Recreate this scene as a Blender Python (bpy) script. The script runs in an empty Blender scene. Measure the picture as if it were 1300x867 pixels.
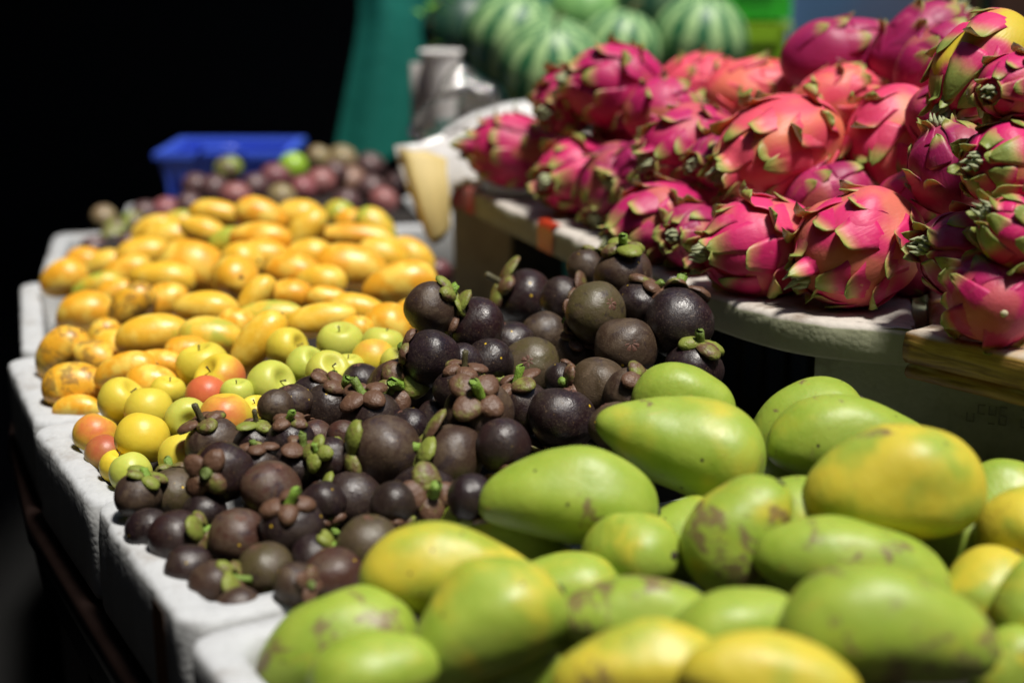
# Fruit market stall. World positions (x,y,z), length and width of every fruit, then its own attributes and label.
DATA_G=[
(0.0444,1.0402,0.9835,0.1414,0.0808,-3,0,0.12,0.5,'large smooth green mango with purple marks lying against the mangosteens'),
(0.1387,1.1099,1.0016,0.1453,0.0933,-14,0,0.45,0.35,'pear shaped lime mango with its narrow end toward the mangosteens'),
(0.1506,1.1835,1.0206,0.0915,0.0591,-10,10,0.2,0.1,'green mango peeping out behind the pear shaped one'),
(0.1388,1.04,0.9456,0.0955,0.07,0,0,0.25,0.,'plain light green mango in the gap below the pear shaped one'),
(0.0881,0.9877,0.9603,0.0848,0.0618,15,45,0.5,0.25,'mango with a yellow shoulder and dark dimple, end toward the front'),
(-0.0419,0.9332,0.9674,0.1334,0.0702,-8,0,0.75,0.35,'bright yellow green mango touching the lowest mangosteens'),
(-0.0195,0.8676,0.9607,0.1156,0.081,32,0,0.5,0.4,'mango with orange streaks and one black dot'),
(-0.1242,0.8959,0.93,0.1199,0.074,24,0,0.15,0.95,'brown stained mango in the corner of the white tray'),
(-0.0912,0.8309,0.9447,0.0889,0.0544,15,0,0.35,0.15,'pale mango with a thin brown scratch at the front of the tray'),
(0.0846,0.8761,0.9626,0.1133,0.0566,-3,0,0.15,0.8,'grey green mango with a brown bruise in the front half'),
(-0.0058,1.0731,0.9378,0.1115,0.0722,-20,0,0.3,0.1,'lime mango hidden under the large smooth one'),
(0.145,0.8389,0.97,0.0942,0.0586,20,0,0.1,0.1,'bluish green mango between the front yellow ones'),
(0.0781,0.7832,0.9742,0.1093,0.0581,4,0,0.85,0.45,'blurred golden mango nearest to the viewer with a brown end'),
(0.1521,0.7509,0.9857,0.1068,0.053,-10,0,1,0.05,'blurred lemon yellow mango nearest to the viewer'),
(0.1655,0.9685,0.9845,0.0994,0.0722,58,10,0.5,0.9,'mango blotched with dark brown patches standing on end'),
(0.2077,1.0089,0.9656,0.1048,0.0765,50,20,0.4,0.4,'green mango with pale yellow cheek beside the brown patched one'),
(0.2559,1.1793,0.993,0.1129,0.079,35,10,0.2,0.2,'green mango at the back with a small stalk mark'),
(0.2865,1.117,1.0025,0.1447,0.0764,-8,0,0.3,0.7,'long green mango with two black spots at its end'),
(0.2829,0.9818,1.0176,0.1331,0.0891,4,0,0.8,0.15,'big yellow cheeked mango crowning the pile'),
(0.2426,0.9261,0.9758,0.1413,0.0695,-14,0,0.2,0.6,'green mango with a purple blotch under the yellow cheeked one'),
(0.2368,0.8076,0.99,0.1368,0.0765,-8,0,0.3,0.85,'largest green mango with several purple bruises at the front'),
(0.3901,1.07,0.9669,0.0975,0.065,20,0,0.15,0.1,'pale green mango behind the orange tinted one'),
(0.3792,0.9763,0.9796,0.0776,0.0656,70,35,0.9,0.4,'orange tinted mango with a round black spot'),
(0.3589,0.8814,0.9637,0.0821,0.0602,80,0,0.5,0.5,'green mango cut off by the picture edge at the front'),
(0.3341,0.9239,0.9446,0.0975,0.0631,60,0,0.8,0.,'small yellow green mango beside the largest one'),
(0.0315,0.9568,0.931,0.1068,0.0712,30,0,0.4,0.,'mango in the dark gap behind the black dotted one'),
(0.0184,0.8927,0.9185,0.1009,0.0672,50,0,0.4,0.2,'shaded mango beneath the black dotted one'),
(0.3437,1.0227,0.9515,0.119,0.0752,-30,0,0.3,0.2,'mango in deep shade below the yellow cheeked one'),
(0.3258,0.8462,0.94,0.0638,0.0425,60,0,0.4,0.4,'dark mango in the near corner beneath the largest one'),
]
DATA_Y=[
(-0.6331,1.9535,0.95,0.0708,0.0586,20,0,'o','deep orange mango against the foam rim at the outer edge of the heap'),
(-0.6319,2.0595,0.9498,0.0645,0.0504,0,0,'o','small orange mango behind the deep orange one at the outer rim'),
(-0.5951,2.0316,0.952,0.0612,0.047,20,0,'y','pale yellow mango lying next to the outer foam rim near the purple fruit'),
(-0.5399,1.7405,0.9541,0.0762,0.0598,5,0,'o','plump orange mango with a brown underside by the outer foam rim'),
(-0.5703,1.8937,0.9527,0.071,0.0388,18,0,'g','greenish yellow mango wedged above the plump orange one'),
(-0.5243,1.8283,0.9585,0.0576,0.045,20,0,'o','orange mango tucked between the greenish one and the paired mangoes'),
(-0.5286,1.9963,0.975,0.0816,0.061,12,0,'y','pale yellow mango with green underside near the far rim of the heap'),
(-0.5179,2.0922,0.9799,0.0852,0.0567,5,0,'y','pale mango lying on top behind the one with green underside'),
(-0.46,1.8207,0.9799,0.0879,0.0522,-5,0,'y','yellow mango lying flat behind the brown streaked pair'),
(-0.468,1.6812,0.9731,0.0817,0.0531,50,10,'b','brown streaked mango standing on end beside the rim side pair'),
(-0.4394,1.72,0.9696,0.0793,0.059,28,5,'o','amber mango leaning against the brown streaked one'),
(-0.4317,1.8691,0.9854,0.0991,0.0763,-18,0,'o','large orange mango with dark edge in the middle of the heap'),
(-0.3467,1.7236,1.,0.077,0.0635,20,62,'s','mango seen end on with its dark round tip showing'),
(-0.3604,1.6211,0.9895,0.0788,0.049,-5,0,'y','yellow mango lying flat below the large orange one'),
(-0.4065,1.5511,0.975,0.0871,0.0599,12,0,'y','smooth golden mango with pointed end in the front of the heap'),
(-0.335,1.5253,0.9823,0.0745,0.0505,-5,0,'g','golden mango with a dark green patch at its end'),
(-0.5191,1.5704,0.9499,0.0731,0.0544,50,10,'b','brownish mango leaning on the corner of the foam rim'),
(-0.4738,1.5513,0.9498,0.059,0.0451,-30,0,'b','brown speckled mango beside the one on the foam corner'),
(-0.4852,1.62,0.957,0.0495,0.0402,45,0,'b','shaded mango in the gap behind the brown speckled one'),
(-0.4726,1.4645,0.9448,0.0704,0.0561,5,0,'b','dull orange mango with dark blotches on the inner foam corner'),
(-0.461,1.4297,0.9303,0.0513,0.03,0,0,'o','orange mango at the bottom of the box beneath the blotched one'),
(-0.4108,1.4445,0.9675,0.0692,0.0401,15,0,'o','bright orange mango under the smooth golden one'),
(-0.3802,1.4709,0.9671,0.0596,0.0347,-8,0,'o','orange mango half hidden below the smooth golden one'),
(-0.3719,1.4061,0.9647,0.0589,0.0431,-10,0,'o','short orange mango directly above the pale yellow apples'),
(-0.4367,2.0699,1.0199,0.0815,0.0502,-5,0,'y','yellow mango on the crest of the heap under the pink passion fruit'),
(-0.5564,2.1568,0.9817,0.0696,0.0408,22,0,'y','pale yellow mango at the far slope beside the purple fruit'),
(-0.5278,2.1891,0.9832,0.0706,0.0443,15,0,'g','green tinged mango on the far slope of the heap'),
(-0.4368,1.9744,1.0149,0.0709,0.0427,-18,0,'y','pale mango below the crest with a rosy tint'),
(-0.3596,2.0094,1.0299,0.0791,0.0542,-20,0,'o','glossy orange mango on the very crest of the heap'),
(-0.3136,2.0633,1.0176,0.0763,0.0556,-5,0,'y','yellow mango on the crest next to the glossy orange one'),
(-0.2946,1.9766,1.0111,0.0852,0.0481,52,0,'y','upright yellow mango with a dark tip below the crest'),
(-0.2714,2.1723,0.9999,0.057,0.0527,0,30,'G','lime green mango end with a white shine on the crest'),
(-0.2343,2.1101,0.9993,0.0706,0.0456,-5,0,'o','peach coloured mango beside the lime green end'),
(-0.2008,2.0695,0.9999,0.0742,0.0531,-45,0,'g','yellow green mango sloping down at the far end of the crest'),
(-0.2266,2.0054,0.9985,0.1177,0.0407,-4,0,'o','long slim mango lying flat below the lime green end'),
(-0.3397,1.8852,1.023,0.0858,0.0459,-4,0,'o','golden mango lying flat under the glossy orange crest mango'),
(-0.3886,1.9085,1.0124,0.0572,0.044,10,0,'g','small pale green mango between the crest and the large orange one'),
(-0.3308,1.8491,1.0042,0.0734,0.0528,0,0,'p','peach mango in the centre of the heap'),
(-0.2726,1.8631,1.0023,0.0672,0.0481,5,0,'y','yellow mango with a sharp white shine in the centre of the heap'),
(-0.3538,1.8081,1.0052,0.0609,0.0566,10,30,'y','rounded pale mango above the one seen end on'),
(-0.2807,1.7748,0.9995,0.0749,0.0532,-10,0,'o','amber mango with a pale end beside the broad golden one'),
(-0.2111,1.8205,0.9955,0.0987,0.0694,-8,0,'o','broad golden mango lying flat in the upper middle'),
(-0.179,1.9244,0.9881,0.074,0.0549,-15,0,'y','yellow mango behind the broad golden one'),
(-0.1449,1.9959,0.9705,0.0792,0.057,-40,0,'p','rosy mango sloping off the end of the heap by the dark gap'),
(-0.1385,1.6986,0.9998,0.0965,0.065,14,0,'o','large bright mango nearest to the top mangosteens'),
(-0.2724,1.6743,0.9927,0.0629,0.0458,0,0,'o','deep golden mango below the amber one'),
(-0.2178,1.6274,0.9994,0.0552,0.0379,-5,0,'r','reddish orange mango in shade below the broad golden one'),
(-0.3081,1.6515,0.9955,0.0661,0.0362,55,0,'y','narrow mango slanting down beside the one seen end on'),
(-0.2828,1.5849,0.9884,0.0887,0.0414,5,0,'g','long pale green mango lying flat above the apples'),
(-0.2753,1.4757,0.9888,0.083,0.0469,52,0,'y','slanting yellow mango with a brown spot reaching down to the green apple'),
(-0.213,1.533,1.,0.0802,0.0422,12,0,'y','slender yellow mango above the brightest green apple'),
(-0.1768,1.5902,0.9973,0.0695,0.0393,-10,0,'y','pale yellow mango behind the round golden one'),
(-0.1385,1.5154,0.9964,0.0609,0.0563,0,25,'o','round golden mango beside the dark mangosteens'),
(-0.1128,1.553,0.993,0.051,0.0534,60,0,'o','golden mango peeping out behind the topmost dark mangosteens'),
(-0.1704,1.4929,0.9997,0.04,0.0329,0,0,'p','small peach mango squeezed in above the green apples'),
(-0.3532,1.493,0.9746,0.0549,0.0372,-5,0,'o','mango in the shaded gap beside the green patched one'),
(-0.3124,1.5557,0.9892,0.0474,0.0364,-20,0,'o','small golden mango behind the long pale green one'),
(-0.4591,1.5875,0.9517,0.0623,0.0436,-24.3,5,'y','yellow mango half hidden in a gap of the heap'),
(-0.2389,1.7252,0.9986,0.0669,0.0468,-0.3,5,'y','yellow mango half hidden in a gap of the heap'),
(-0.5369,1.9302,0.9644,0.0747,0.0523,26.,5,'o','yellow mango half hidden in a gap of the heap'),
]
DATA_A=[
(-0.18,1.4316,1.,0.0515,0.05,(0, 0.2, 0.1),'g','bright lime apple with a soft shine beside the round golden mango'),
(-0.1346,1.4224,1.,0.0478,0.0464,(0.2, 1, 0.1),'g','lime apple half hidden behind the blushing one near the mangosteens'),
(-0.1403,1.3807,0.9978,0.0482,0.0467,(0, -0.9, 0.3),'r','yellow apple with a rosy top next to the mangosteens'),
(-0.2396,1.4536,0.9884,0.0489,0.0474,(0.9, 0.3, 0.5),'y','yellow apple with a seam at the foot of the slanting mango'),
(-0.2087,1.3797,0.9904,0.0449,0.0435,(0.6, 0.5, 0.5),'g','small green apple under the brightest lime one'),
(-0.18,1.3281,0.9993,0.0465,0.0451,(0.3, 0.4, 0.5),'G','pale green apple just above the dark mangosteens'),
(-0.1631,1.3555,0.996,0.0343,0.0333,(0, 1, 0.3),'G','whitish green apple squeezed in behind the dark mangosteens'),
(-0.2389,1.3412,0.9825,0.0519,0.0504,(0.75, 0.35, 0.6),'g','large green apple showing its stalk hollow above the mangosteens'),
(-0.3227,1.4208,0.9782,0.0582,0.0565,(-0.2, 0.9, 0.3),'y','big golden apple at the edge of the mango heap'),
(-0.2945,1.3704,0.9799,0.0546,0.053,(-0.6, 0.6, 0.7),'R','yellow apple with a bright red cheek'),
(-0.3001,1.3305,0.9743,0.0452,0.0438,(0, 0.6, -0.5),'P','pinkish red apple low between the red cheeked and the orange one'),
(-0.3106,1.2877,0.965,0.0441,0.0441,(0.35, -0.1, 0.95),'g','light green apple with its stalk hollow facing out'),
(-0.2671,1.2547,0.9784,0.0519,0.0504,(0, -0.9, -0.2),'O','orange red apple touching the stems of the mangosteens'),
(-0.2435,1.2808,0.9754,0.0343,0.0332,(0, 0.5, 0.3),'y','yellow green apple in the gap beside the mangosteens'),
(-0.3934,1.3617,0.9593,0.0512,0.0497,(0.5, 0.5, 0.2),'y','pale yellow apple leaning over the foam divider'),
(-0.3596,1.3356,0.9595,0.0503,0.0488,(0, -0.9, 0.2),'y','yellow apple resting behind the large golden one'),
(-0.3459,1.256,0.9582,0.0537,0.0521,(-0.2, -0.9, 0.2),'Y','large golden apple with a faint red top in front of its pile'),
(-0.3006,1.2177,0.9542,0.0463,0.0449,(0.2, -0.8, 0.2),'y','plain yellow apple next to the dark mangosteen stems'),
(-0.4081,1.3163,0.9399,0.0466,0.0452,(-0.4, -0.8, 0.1),'R','yellow and red apple low against the inner foam wall'),
(-0.3904,1.286,0.9305,0.0426,0.0413,(-0.4, -0.6, 0.2),'B','dark red brown apple in the corner of the foam tray'),
(-0.3467,1.2091,0.9418,0.0402,0.039,(0.3, -0.6, 0.1),'g','lemon green apple at the rim beside the first mangosteens'),
(-0.2681,1.3196,0.9808,0.0352,0.0341,(0, 0.6, 0.2),'g','small green apple behind the orange red one'),
(-0.1131,1.3564,0.9998,0.0392,0.038,(0.2, 0.8, 0.2),'G','pale apple touching the darkest mangosteen'),
(-0.3504,1.3772,0.9644,0.0384,0.0372,(0.2, 0.8, 0.2),'y','dim yellow apple low behind the light green one'),
(-0.3649,1.2334,0.9377,0.0349,0.0338,(0.2, 0.8, 0.2),'Y','golden apple at the bottom beneath the lemon green one'),
]
DATA_M=[
(-0.0794,1.3459,1.06,0.0545,0.0536,(0.8, 0.5, 0.1),'b','round brown mangosteen topmost beside the yellow mangoes, leaves facing inward'),
(-0.0353,1.358,1.0371,0.0623,0.0614,(-0.85, 0.45, 0.35),'p','purple mangosteen with a cut green stalk next to the topmost brown one'),
(0.0146,1.5039,1.0307,0.0647,0.0647,(-0.85, 0.5, 0.25),'p','dark mangosteen with a black twisted stalk high on the heap'),
(-0.0751,1.2698,1.031,0.0553,0.0553,(-0.95, 0.25, -0.1),'d','dull dark mangosteen right beside the pale green apple'),
(0.0187,1.3435,1.,0.0621,0.0612,(0.1, -0.25, -0.9),'o','olive mangosteen with a red flower mark facing up'),
(0.0326,1.4061,1.0164,0.0498,0.048,(0.3, -0.9, 0.1),'b','small brown mangosteen behind the olive one with the red mark'),
(0.0528,1.4417,1.0459,0.0507,0.0498,(0.75, 0.1, 0.45),'d','black mangosteen with brown leaves and a yellow drop'),
(0.0818,1.3464,1.0563,0.0634,0.0598,(-0.5, -0.3, -0.8),'o','tall olive mangosteen with one yellow drop on its skin'),
(0.1127,1.4054,1.0797,0.062,0.0593,(0, 0.95, 0.35),'b','brown mangosteen wearing a fresh green crown at the summit of the heap'),
(0.0786,1.4706,1.0724,0.0438,0.0429,(0.5, 0.7, -0.3),'b','mangosteen peeping out behind the summit one'),
(0.1272,1.366,1.0585,0.0535,0.0526,(0.5, 0.8, 0.1),'d','mangosteen with flat brown leaves below the summit one'),
(0.1625,1.3306,1.0497,0.0697,0.0671,(0, 0.85, -0.5),'p','large black purple mangosteen closest to the tray edge'),
(0.1096,1.3142,1.0275,0.064,0.0623,(-0.1, -0.2, -0.95),'b','brown mangosteen with a star shaped flower mark facing out'),
(0.1731,1.2961,1.0139,0.0599,0.0557,(0.2, 0.95, 0.25),'p','purple mangosteen with green leaves in front of the black gap'),
(0.0617,1.3516,1.0118,0.0427,0.0419,(0.15, 0.8, 0.6),'b','mangosteen with orange brown leaves deep in the hollow'),
(0.0797,1.253,1.0068,0.0615,0.0574,(-0.97, 0.1, 0.1),'c','ochre brown mangosteen with its leaves pressed to one side'),
(0.0445,1.2063,0.9938,0.0644,0.0612,(-0.3, -0.9, -0.2),'p','shiny plum coloured mangosteen just above the green mango'),
(0.0102,1.2403,0.9935,0.0528,0.052,(-0.35, 0.9, 0.3),'d','mangosteen with a yellow stalk beside the shiny plum coloured one'),
(-0.0294,1.1776,1.0076,0.0628,0.0628,(0.05, 0.55, 0.8),'b','big brown mangosteen showing its whole leaf crown to the front'),
(-0.0476,1.2398,1.0094,0.0494,0.0494,(0.15, 0.9, 0.25),'d','mangosteen with a rough dry stalk behind the big brown one'),
(-0.1071,1.2834,0.9938,0.0682,0.0648,(0.05, 0.2, 0.95),'l','mangosteen with peeling glossy leaves and bright green stalk facing out'),
(-0.1091,1.1426,0.985,0.0645,0.0645,(-0.95, 0.05, 0.25),'b','large mangosteen with a cut green stalk pointing sideways'),
(-0.0517,1.1398,0.9798,0.0613,0.0613,(-0.85, 0.45, 0.2),'b','smooth brown mangosteen with a cluster of green leaves beside it'),
(-0.0076,1.1327,0.9943,0.0471,0.0471,(0.2, -0.9, 0.1),'p','blue black mangosteen in shade right above the green mango'),
(-0.1286,1.231,0.9864,0.0558,0.055,(-0.2, 0.8, 0.4),'d','mangosteen mostly hidden behind the one with sideways stalk'),
(-0.1461,1.314,0.9954,0.04,0.04,(0.2, -0.8, -0.3),'d','small dark mangosteen at the back next to the apples'),
(-0.169,1.2537,0.986,0.0535,0.0518,(0.6, 0.75, 0.25),'d','black mangosteen with a rosette of leaves on its upper side'),
(-0.1875,1.2886,0.9888,0.0445,0.0437,(0.6, 0.7, 0.1),'d','mangosteen half behind the black one near the apples'),
(-0.2012,1.2375,0.9991,0.0379,0.037,(0.2, -0.7, -0.5),'b','small brown mangosteen at the edge of the apples'),
(-0.2125,1.211,1.0028,0.0339,0.0331,(-0.3, -0.5, -0.6),'b','smallest mangosteen at the back edge of the heap'),
(-0.2278,1.1936,0.974,0.0416,0.0408,(0, 0.95, 0.2),'d','mangosteen with a dry stub stalk standing beside the orange red apple'),
(-0.1961,1.1831,0.9826,0.0428,0.0428,(0, 0.9, 0.4),'d','mangosteen whose thick green stalk stands upright'),
(-0.1859,1.1547,0.9672,0.0451,0.0436,(0.3, 0.8, 0.45),'d','mangosteen with one round brown leaf on top'),
(-0.1549,1.1413,0.9792,0.0399,0.0392,(-0.6, 0.4, 0.7),'p','blue tinted mangosteen with a pale green leaf'),
(-0.2008,1.104,0.9669,0.0508,0.0508,(-0.3, -0.9, -0.3),'r','plain chestnut mangosteen without visible leaves'),
(-0.2665,1.2007,0.9701,0.0532,0.0516,(-0.35, 0.85, 0.3),'b','mangosteen in front of the orange red apple with a thick stub'),
(-0.2427,1.1153,0.9774,0.0527,0.0527,(-0.35, 0, 0.93),'p','bluish mangosteen with four separate leaves facing out'),
(-0.2182,1.1434,0.9722,0.0401,0.0393,(0, 0.9, 0.2),'d','mangosteen with tan leaf cap behind the chestnut one'),
(-0.2925,1.1489,0.9435,0.0483,0.0475,(-0.3, 0.7, -0.6),'o','grey brown mangosteen near the outer rim beside the lemon green apple'),
(-0.3167,1.1225,0.9534,0.0426,0.0403,(0.35, 0.9, 0.2),'b','outermost mangosteen with a yellow green crown on the foam rim'),
(-0.2994,1.0843,0.9387,0.04,0.0385,(0.2, -0.8, 0.1),'d','black mangosteen in shade resting on the foam rim'),
(-0.2709,1.0617,0.9414,0.0464,0.0464,(0.9, 0.25, 0.15),'p','dark purple mangosteen with ragged yellow green leaves'),
(-0.22,1.0545,0.9445,0.049,0.0476,(-0.2, -0.85, -0.5),'r','reddish brown mangosteen with a dented flower mark'),
(-0.1763,1.0512,0.956,0.0516,0.0509,(-0.02, 0.85, 0.55),'d','mangosteen with a bright green stalk and three brown leaves'),
(-0.228,0.998,0.9282,0.0413,0.0406,(0.8, 0.45, 0.3),'b','dusty mangosteen at the bottom by the foam rim'),
(-0.192,1.016,0.9327,0.0475,0.0461,(0.3, -0.9, -0.1),'o','olive brown mangosteen with a yellow spot in the lowest row'),
(-0.1543,1.0268,0.9392,0.0395,0.038,(0.75, 0.6, 0.1),'p','dark mangosteen with a thin yellow leaf edge in the lowest row'),
(-0.1367,0.9961,0.9361,0.0508,0.0474,(-0.8, -0.3, 0.3),'r','maroon mangosteen with an orange spot resting on the white divider'),
(-0.1607,0.9718,0.9422,0.0349,0.0342,(0.75, 0.1, 0.65),'b','mangosteen with brown leaves squeezed between the two spotted ones'),
(-0.2058,0.9736,0.919,0.0446,0.0392,(0.3, -0.7, 0.2),'b','lowest mangosteen sunk in the inner corner of the tray'),
(-0.134,1.1117,0.9533,0.0513,0.0505,(-0.95, 0.05, 0.2),'d','mangosteen with one bright yellow leaf on its side'),
(-0.1128,1.0269,0.9498,0.052,0.0492,(-0.1, -0.95, -0.15),'o','brown mangosteen with a small red nub on top'),
(-0.0731,1.0962,0.9591,0.061,0.0602,(0.3, 0.3, 0.9),'d','large dark mangosteen with a white scar and four leaves toward the green mangoes'),
(-0.0328,1.0536,0.9785,0.04,0.0379,(0.2, -0.8, 0.1),'p','purplish mangosteen in the gap beneath the green mango'),
(-0.2528,1.0207,0.9327,0.0393,0.0393,(0.4, -0.8, 0.2),'d','black mangosteen deep in shade above the dusty one'),
(-0.0018,1.3822,1.0147,0.0491,0.0491,(0.4, -0.8, -0.2),'d','dark purple mangosteen under the one with twisted stalk'),
(-0.0215,1.3223,1.0114,0.0489,0.0489,(0.2, -0.8, 0.1),'d','shaded mangosteen beneath the one with a cut green stalk'),
(0.1067,1.2183,1.0131,0.0485,0.0477,(0.45, 0.6, 0.6),'b','mangosteen with a two pronged dry stalk beside the tall green mango'),
(0.088,1.1574,1.0041,0.0464,0.0433,(0.4, -0.8, -0.1),'c','speckled mangosteen peeping over the green mango'),
(-0.0474,1.2964,1.0182,0.0411,0.0411,(0.3, -0.8, -0.1),'d','small dark mangosteen in the hollow behind the dry stalked one'),
(-0.0917,1.2024,0.9849,0.0402,0.0402,(0.3, -0.8, -0.1),'d','mangosteen in the dark gap between the two big ones with green stalks'),
(-0.1548,1.0818,0.9626,0.0411,0.0411,(0.2, -0.8, 0.1),'d','mangosteen in the dark hollow beside the chestnut one'),
(-0.0954,1.0638,0.9693,0.0375,0.0375,(0.2, -0.8, 0.1),'d','mangosteen in shadow next to the one with a white scar'),
(-0.2548,1.0942,0.9491,0.0372,0.0372,(0.2, -0.8, 0.1),'d','mangosteen buried under the bluish one with four leaves'),
(0.0475,1.2975,1.0007,0.0362,0.0362,(0.6806962410453357, 0.5519171348714338, -0.1762315471197149),'d','mangosteen half hidden in a dark gap of the heap'),
(-0.072,1.2428,0.981,0.0349,0.0349,(0.8018009835012454, -0.7735880706937113, 0.1097897621168129),'d','mangosteen half hidden in a dark gap of the heap'),
(-0.1583,1.1162,0.9266,0.0321,0.0321,(-0.23848416591046973, -0.7960511956521692, -0.17587007122450737),'d','mangosteen half hidden in a dark gap of the heap'),
(-0.1481,1.1833,0.9834,0.0334,0.0334,(-0.18369789005097203, -0.6358486724444425, 0.6276968225497237),'r','mangosteen half hidden in a dark gap of the heap'),
(-0.1772,1.2112,0.9736,0.0342,0.0342,(-0.6807915752839235, 0.594293982862409, -0.31960235608142584),'r','mangosteen half hidden in a dark gap of the heap'),
]
DATA_D=[
(0.0133,1.9981,1.1209,0.1564,0.1027,172,10,'m','dragon fruit at the far corner of the tray with dry tip toward the plastic sheet'),
(0.0914,1.8607,1.112,0.128,0.1006,195,40,'m','dragon fruit with a grey dried tip beside the far corner one'),
(0.1309,1.7805,1.1143,0.1095,0.0942,240,20,'v','violet pink dragon fruit on the tray edge between two pale ones'),
(0.165,1.5793,1.1005,0.1214,0.0901,200,15,'m','pink dragon fruit on the tray edge right above the summit mangosteen'),
(0.2015,1.5203,1.097,0.0945,0.0756,185,50,'v','small dark pink dragon fruit squeezed between two bigger ones'),
(0.2572,1.42,1.1059,0.1326,0.1026,185,15,'m','dragon fruit with a pale green dried flower, second largest at the tray edge'),
(0.3416,1.3635,1.1172,0.1342,0.1121,205,12,'m','largest round dragon fruit at the front of the tray with long curling scales'),
(0.2965,1.5648,1.1867,0.1607,0.1109,205,20,'p','salmon dragon fruit with fringed scales and a cream dried tip'),
(0.21,1.6713,1.1777,0.1265,0.0898,205,25,'m','dragon fruit with a dark open tip in the middle of the pile'),
(0.1395,1.8811,1.2231,0.1432,0.1091,175,15,'m','highest dragon fruit on the far side before the watermelons'),
(0.0768,1.9373,1.2009,0.0986,0.0892,215,40,'m','dragon fruit with gaping brown scales at the far side'),
(0.2546,1.9722,1.2145,0.1335,0.0906,10,0,'p','pale pink dragon fruit on top before the striped watermelons'),
(0.2398,1.6134,1.1652,0.083,0.0692,190,35,'v','magenta dragon fruit wedged behind the salmon one'),
(0.3134,1.838,1.2171,0.1401,0.0934,0,0,'p','washed out pink dragon fruit behind the salmon one'),
(0.4008,1.7676,1.2703,0.1466,0.0977,5,0,'v','purple dragon fruit standing out before the blue grey wall'),
(0.4821,1.7136,1.2848,0.1295,0.0946,40,0,'v','dark red dragon fruit with one long green scale at the back'),
(0.4818,1.6253,1.2735,0.1134,0.0841,40,0,'v','glossy violet dragon fruit behind the red and yellow one'),
(0.4569,1.4018,1.2909,0.1248,0.0877,230,10,'y','red and yellow dragon fruit with lime scales high on the pile'),
(0.4444,1.2646,1.2824,0.0764,0.0596,195,35,'m','dragon fruit with a round cut tip at the edge of the picture'),
(0.4165,1.5572,1.1956,0.1331,0.1026,250,10,'r','orange red dragon fruit with folded scales in the middle of the pile'),
(0.4246,1.3545,1.1949,0.0914,0.0864,110,0,'v','dark violet dragon fruit with few scales near the picture edge'),
(0.4375,1.246,1.2155,0.084,0.0794,180,30,'y','dragon fruit with many yellow green scale tips'),
(0.4203,1.2737,1.1281,0.1033,0.0858,170,20,'v','dragon fruit with rounded green scales standing over the wooden board'),
(0.4148,1.1853,1.1089,0.0835,0.0746,250,70,'m','lowest dragon fruit, its pale round end facing the viewer'),
(0.4333,1.1801,1.1651,0.0807,0.066,150,10,'y','dragon fruit with green and red scales cut off by the picture edge'),
(0.4059,1.4121,1.0941,0.0882,0.074,30,0,'v','shaded dragon fruit behind the largest round one'),
(0.3419,1.5219,1.1395,0.1033,0.0751,20,0,'v','dragon fruit in shade under the salmon one'),
(0.1727,1.7225,1.1397,0.1057,0.0845,200,10,'v','dark pink dragon fruit buried in the middle of the pile'),
(0.3827,1.6946,1.224,0.1129,0.0821,20,0,'p','dragon fruit under the long loose green scale'),
(0.3971,1.6172,1.1514,0.0993,0.0794,20,0,'m','dragon fruit low in the pile between the salmon and the orange red one'),
(0.4119,1.4474,1.1466,0.0812,0.0691,7.4,-22.398,'m','dragon fruit half hidden under the others on the tray'),
(0.1576,1.9342,1.1523,0.1072,0.0911,6.1,28.3402,'m','dragon fruit half hidden under the others on the tray'),
(0.2519,1.6834,1.1167,0.0943,0.0802,10.1,-17.4326,'m','dragon fruit half hidden under the others on the tray'),
(0.473,1.4329,1.2308,0.0792,0.0673,27.7,27.6076,'m','dragon fruit half hidden under the others on the tray'),
(0.4514,1.4885,1.2291,0.0822,0.0699,-16.3,22.3445,'v','dragon fruit half hidden under the others on the tray'),
(0.1882,1.8039,1.1988,0.0996,0.0846,13.7,-11.1809,'m','dragon fruit half hidden under the others on the tray'),
]
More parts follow.
